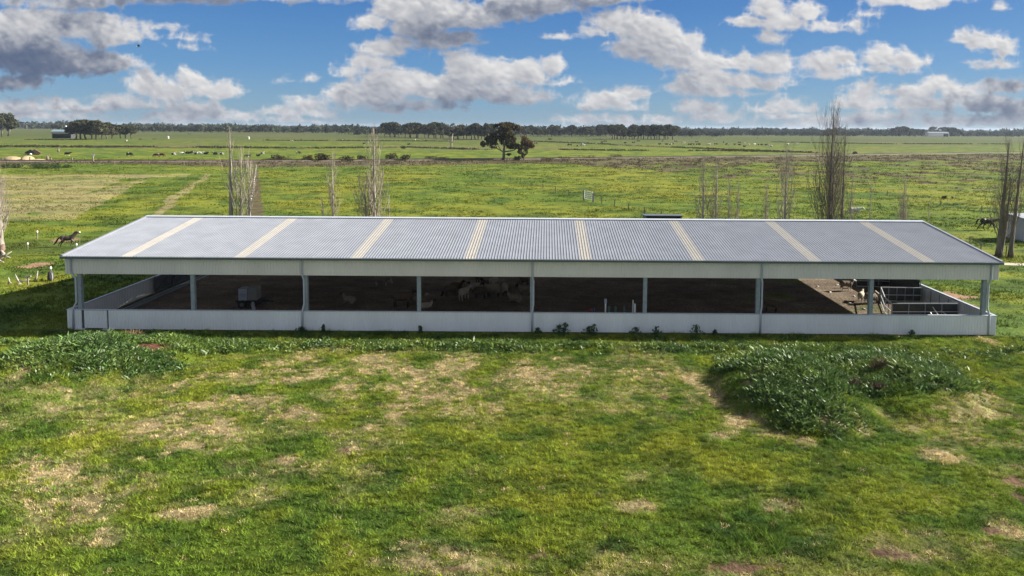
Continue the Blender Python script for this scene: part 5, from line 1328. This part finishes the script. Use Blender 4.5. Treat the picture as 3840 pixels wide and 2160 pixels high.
cf = mth('MULTIPLY', mth('MULTIPLY', mrg(cn.outputs['Fac'], .40, .56), zone_), mrg(sx.outputs[2], -.02, .04))
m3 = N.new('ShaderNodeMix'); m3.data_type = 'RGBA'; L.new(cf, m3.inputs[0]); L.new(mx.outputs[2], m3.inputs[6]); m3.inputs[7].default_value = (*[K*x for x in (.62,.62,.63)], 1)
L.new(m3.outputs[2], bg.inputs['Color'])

# clouds: density on a far dome, lit by marching each point towards the sun
NU, NV = 1700, 330
ug = np.linspace(-1.0, .95, NU); vg_ = np.linspace(-.006, .232, NV)
UU, VV = np.meshgrid(ug, vg_)
def bil(x, y, s, o=5):
    t = 0; a = .5; n = 0
    for k in range(o):
        t = t+a*np.abs(2*vn(x, y, s+k*13)-1); n += a; x, y = x*2.1+5.2, y*2.1-3.1; a *= .52
    return 1-t/n
wu = UU+(fbm(UU*26, VV*28, 601, 3)-.5)*.014; wv = VV+(fbm(UU*26, VV*28, 602, 3)-.5)*.012
def blobfield(blobs, sharp=.0035, base=1.6):
    acc = np.full(UU.shape, -1.0)
    for (px, py, rx, ry) in blobs:
        cx, cy = uv(px, py); a, b = rx/F, ry/F; r = min(a, b)
        sl = (np.abs(ug-cx) < a*2.6+.05)
        X_, Y_ = wu[:, sl]-cx, wv[:, sl]-cy
        Y_ = np.where(Y_ < 0, Y_*base, Y_)
        v = r*(1-np.sqrt((X_/a)**2+(Y_/b)**2))
        A = acc[:, sl]; h = np.clip(.5+.5*(v-A)/sharp, 0, 1); acc[:, sl] = A*(1-h)+v*h+sharp*h*(1-h)
    return acc
def fsh(q, ox, oy):
    i, j = ox/du, oy/dv; i0, j0 = int(i), int(j); fi, fj = i-i0, j-j0
    p = np.pad(q, ((0, j0+2), (0, i0+2)), mode='edge'); g = lambda jj, ii: p[jj:jj+NV, ii:ii+NU]
    return (g(j0, i0)*(1-fi)+g(j0, i0+1)*fi)*(1-fj)+(g(j0+1, i0)*(1-fi)+g(j0+1, i0+1)*fi)*fj
bl_ = bil(wu*30, wv*36, 611, 4); bl2 = bil(wu*74, wv*88, 615, 4); fb_ = fbm(UU*70, VV*80, 617, 5)
D = blobfield(CL)+.0002+(bl_-.60)*.015+(bl2-.62)*.009+(fb_-.5)*.008
alpha = sstep(-.0040, .0070, D)*(.85+.15*sstep(.0, .010, D))
alpha *= sstep(-.004, .004, VV)
du, dv = ug[1]-ug[0], vg_[1]-vg_[0]
dens = sstep(-.003, .022, D)*(.8+.4*sstep(.3, .8, bl_))
tau = np.zeros_like(D)
for k in range(1, 15):
    tau += fsh(dens, .0007*k*(1+.08*k), .0017*k*(1+.08*k))*(1+.08*k)
lit = np.exp(-tau*.056)
sm = fbm(wu*34+5, wv*40, 621, 3)*.8+fbm(wu*80, wv*92, 622, 2)*.25; gyv, gxu = np.gradient(sm); rel = np.clip((-(gxu/du)*.5-(gyv/dv)*.9)*.016, -.45, .45)
lit = np.clip(lit*(1+.22*rel)+.22*rel*sstep(0, .010, D), 0, 1.1)
dkf = sstep(-.014, .026, blobfield(DK, .01, 1)+(fb_-.5)*.030+(bl_-.6)*.02)
c0 = np.array((.76,.755,.755)); c1 = np.array((.20,.235,.315)); c2 = np.array((.075,.115,.215))
far_ = sstep(.07, .0, VV)[..., None]
cl = c1+(c0-c1)*np.clip(lit, 0, 1.1)[..., None]
cl = cl*(1-dkf[..., None]*.88)+(c2+(c1-c2)*lit[..., None]*.55)*dkf[..., None]*.88
cl = cl*(1-.22*far_)+np.array((.34,.40,.50))*.22*far_
RD = 40000.0
dirs = np.stack([UU, np.ones_like(UU), VV], -1); dirs /= np.linalg.norm(dirs, axis=-1)[..., None]
dv_ = (dirs*RD+np.array((0, 0, CAM_H))).reshape(-1, 3)
ix = np.arange(NU*NV).reshape(NV, NU); df = np.stack([ix[:-1, :-1].ravel(), ix[:-1, 1:].ravel(), ix[1:, 1:].ravel(), ix[1:, :-1].ravel()], 1)
am = np.maximum(np.maximum(alpha[:-1, :-1], alpha[1:, 1:]), np.maximum(alpha[:-1, 1:], alpha[1:, :-1])).ravel() > .004
df = df[am]; used = np.unique(df); rm = np.full(NU*NV, -1); rm[used] = np.arange(len(used)); df = rm[df]
mc = bpy.data.materials.new('cloud_light'); nt2, N2, L2 = nodes(mc); N2.remove(N2['Principled BSDF'])
a_ = N2.new('ShaderNodeAttribute'); a_.attribute_name = 'tint'; al = N2.new('ShaderNodeAttribute'); al.attribute_name = 'cover'
em = N2.new('ShaderNodeEmission'); L2.new(a_.outputs['Color'], em.inputs[0]); em.inputs[1].default_value = 1/(2**EXP)
tr_ = N2.new('ShaderNodeBsdfTransparent'); mx2 = N2.new('ShaderNodeMixShader'); L2.new(al.outputs['Fac'], mx2.inputs[0]); L2.new(tr_.outputs[0], mx2.inputs[1]); L2.new(em.outputs[0], mx2.inputs[2]); L2.new(mx2.outputs[0], N2['Material Output'].inputs[0])
mc.cycles.emission_sampling = 'NONE'
dm = np_mesh('sky', dv_[used], df, mc, cl.reshape(-1, 3)[used]); add_attr(dm, 'cover', alpha.ravel()[used])
tag(link('sky', dm), kind='structure')

SC.view_settings.view_transform = 'Standard'; SC.view_settings.look = 'None'; SC.view_settings.exposure = EXP; SC.view_settings.gamma = 1
SC.render.engine = 'CYCLES'
cy_ = SC.cycles; cy_.max_bounces = 6; cy_.diffuse_bounces = 4; cy_.glossy_bounces = 2; cy_.transmission_bounces = 3; cy_.transparent_max_bounces = 4; cy_.volume_bounces = 0
cy_.use_denoising = True; cy_.denoiser = 'OPENIMAGEDENOISE'; cy_.denoising_prefilter = 'ACCURATE'; cy_.denoising_input_passes = 'RGB_ALBEDO_NORMAL'; cy_.sample_clamp_indirect = .7; cy_.use_adaptive_sampling = True; cy_.adaptive_threshold = .008

# ------------------------------------------------------------------ haze over the plain
hz = bpy.data.materials.new('haze_air'); nt3, N3, L3 = nodes(hz); N3.remove(N3['Principled BSDF'])
pv = N3.new('ShaderNodeVolumePrincipled'); pv.inputs['Color'].default_value = (.62,.74,.92,1); pv.inputs['Density'].default_value = .00006; pv.inputs['Anisotropy'].default_value = .2
L3.new(pv.outputs[0], N3['Material Output'].inputs['Volume'])
m = MB(); m.box(-26000, 26000, -400, 9400, -1.0, 27.0); tag(m.build('haze', hz), kind='stuff')
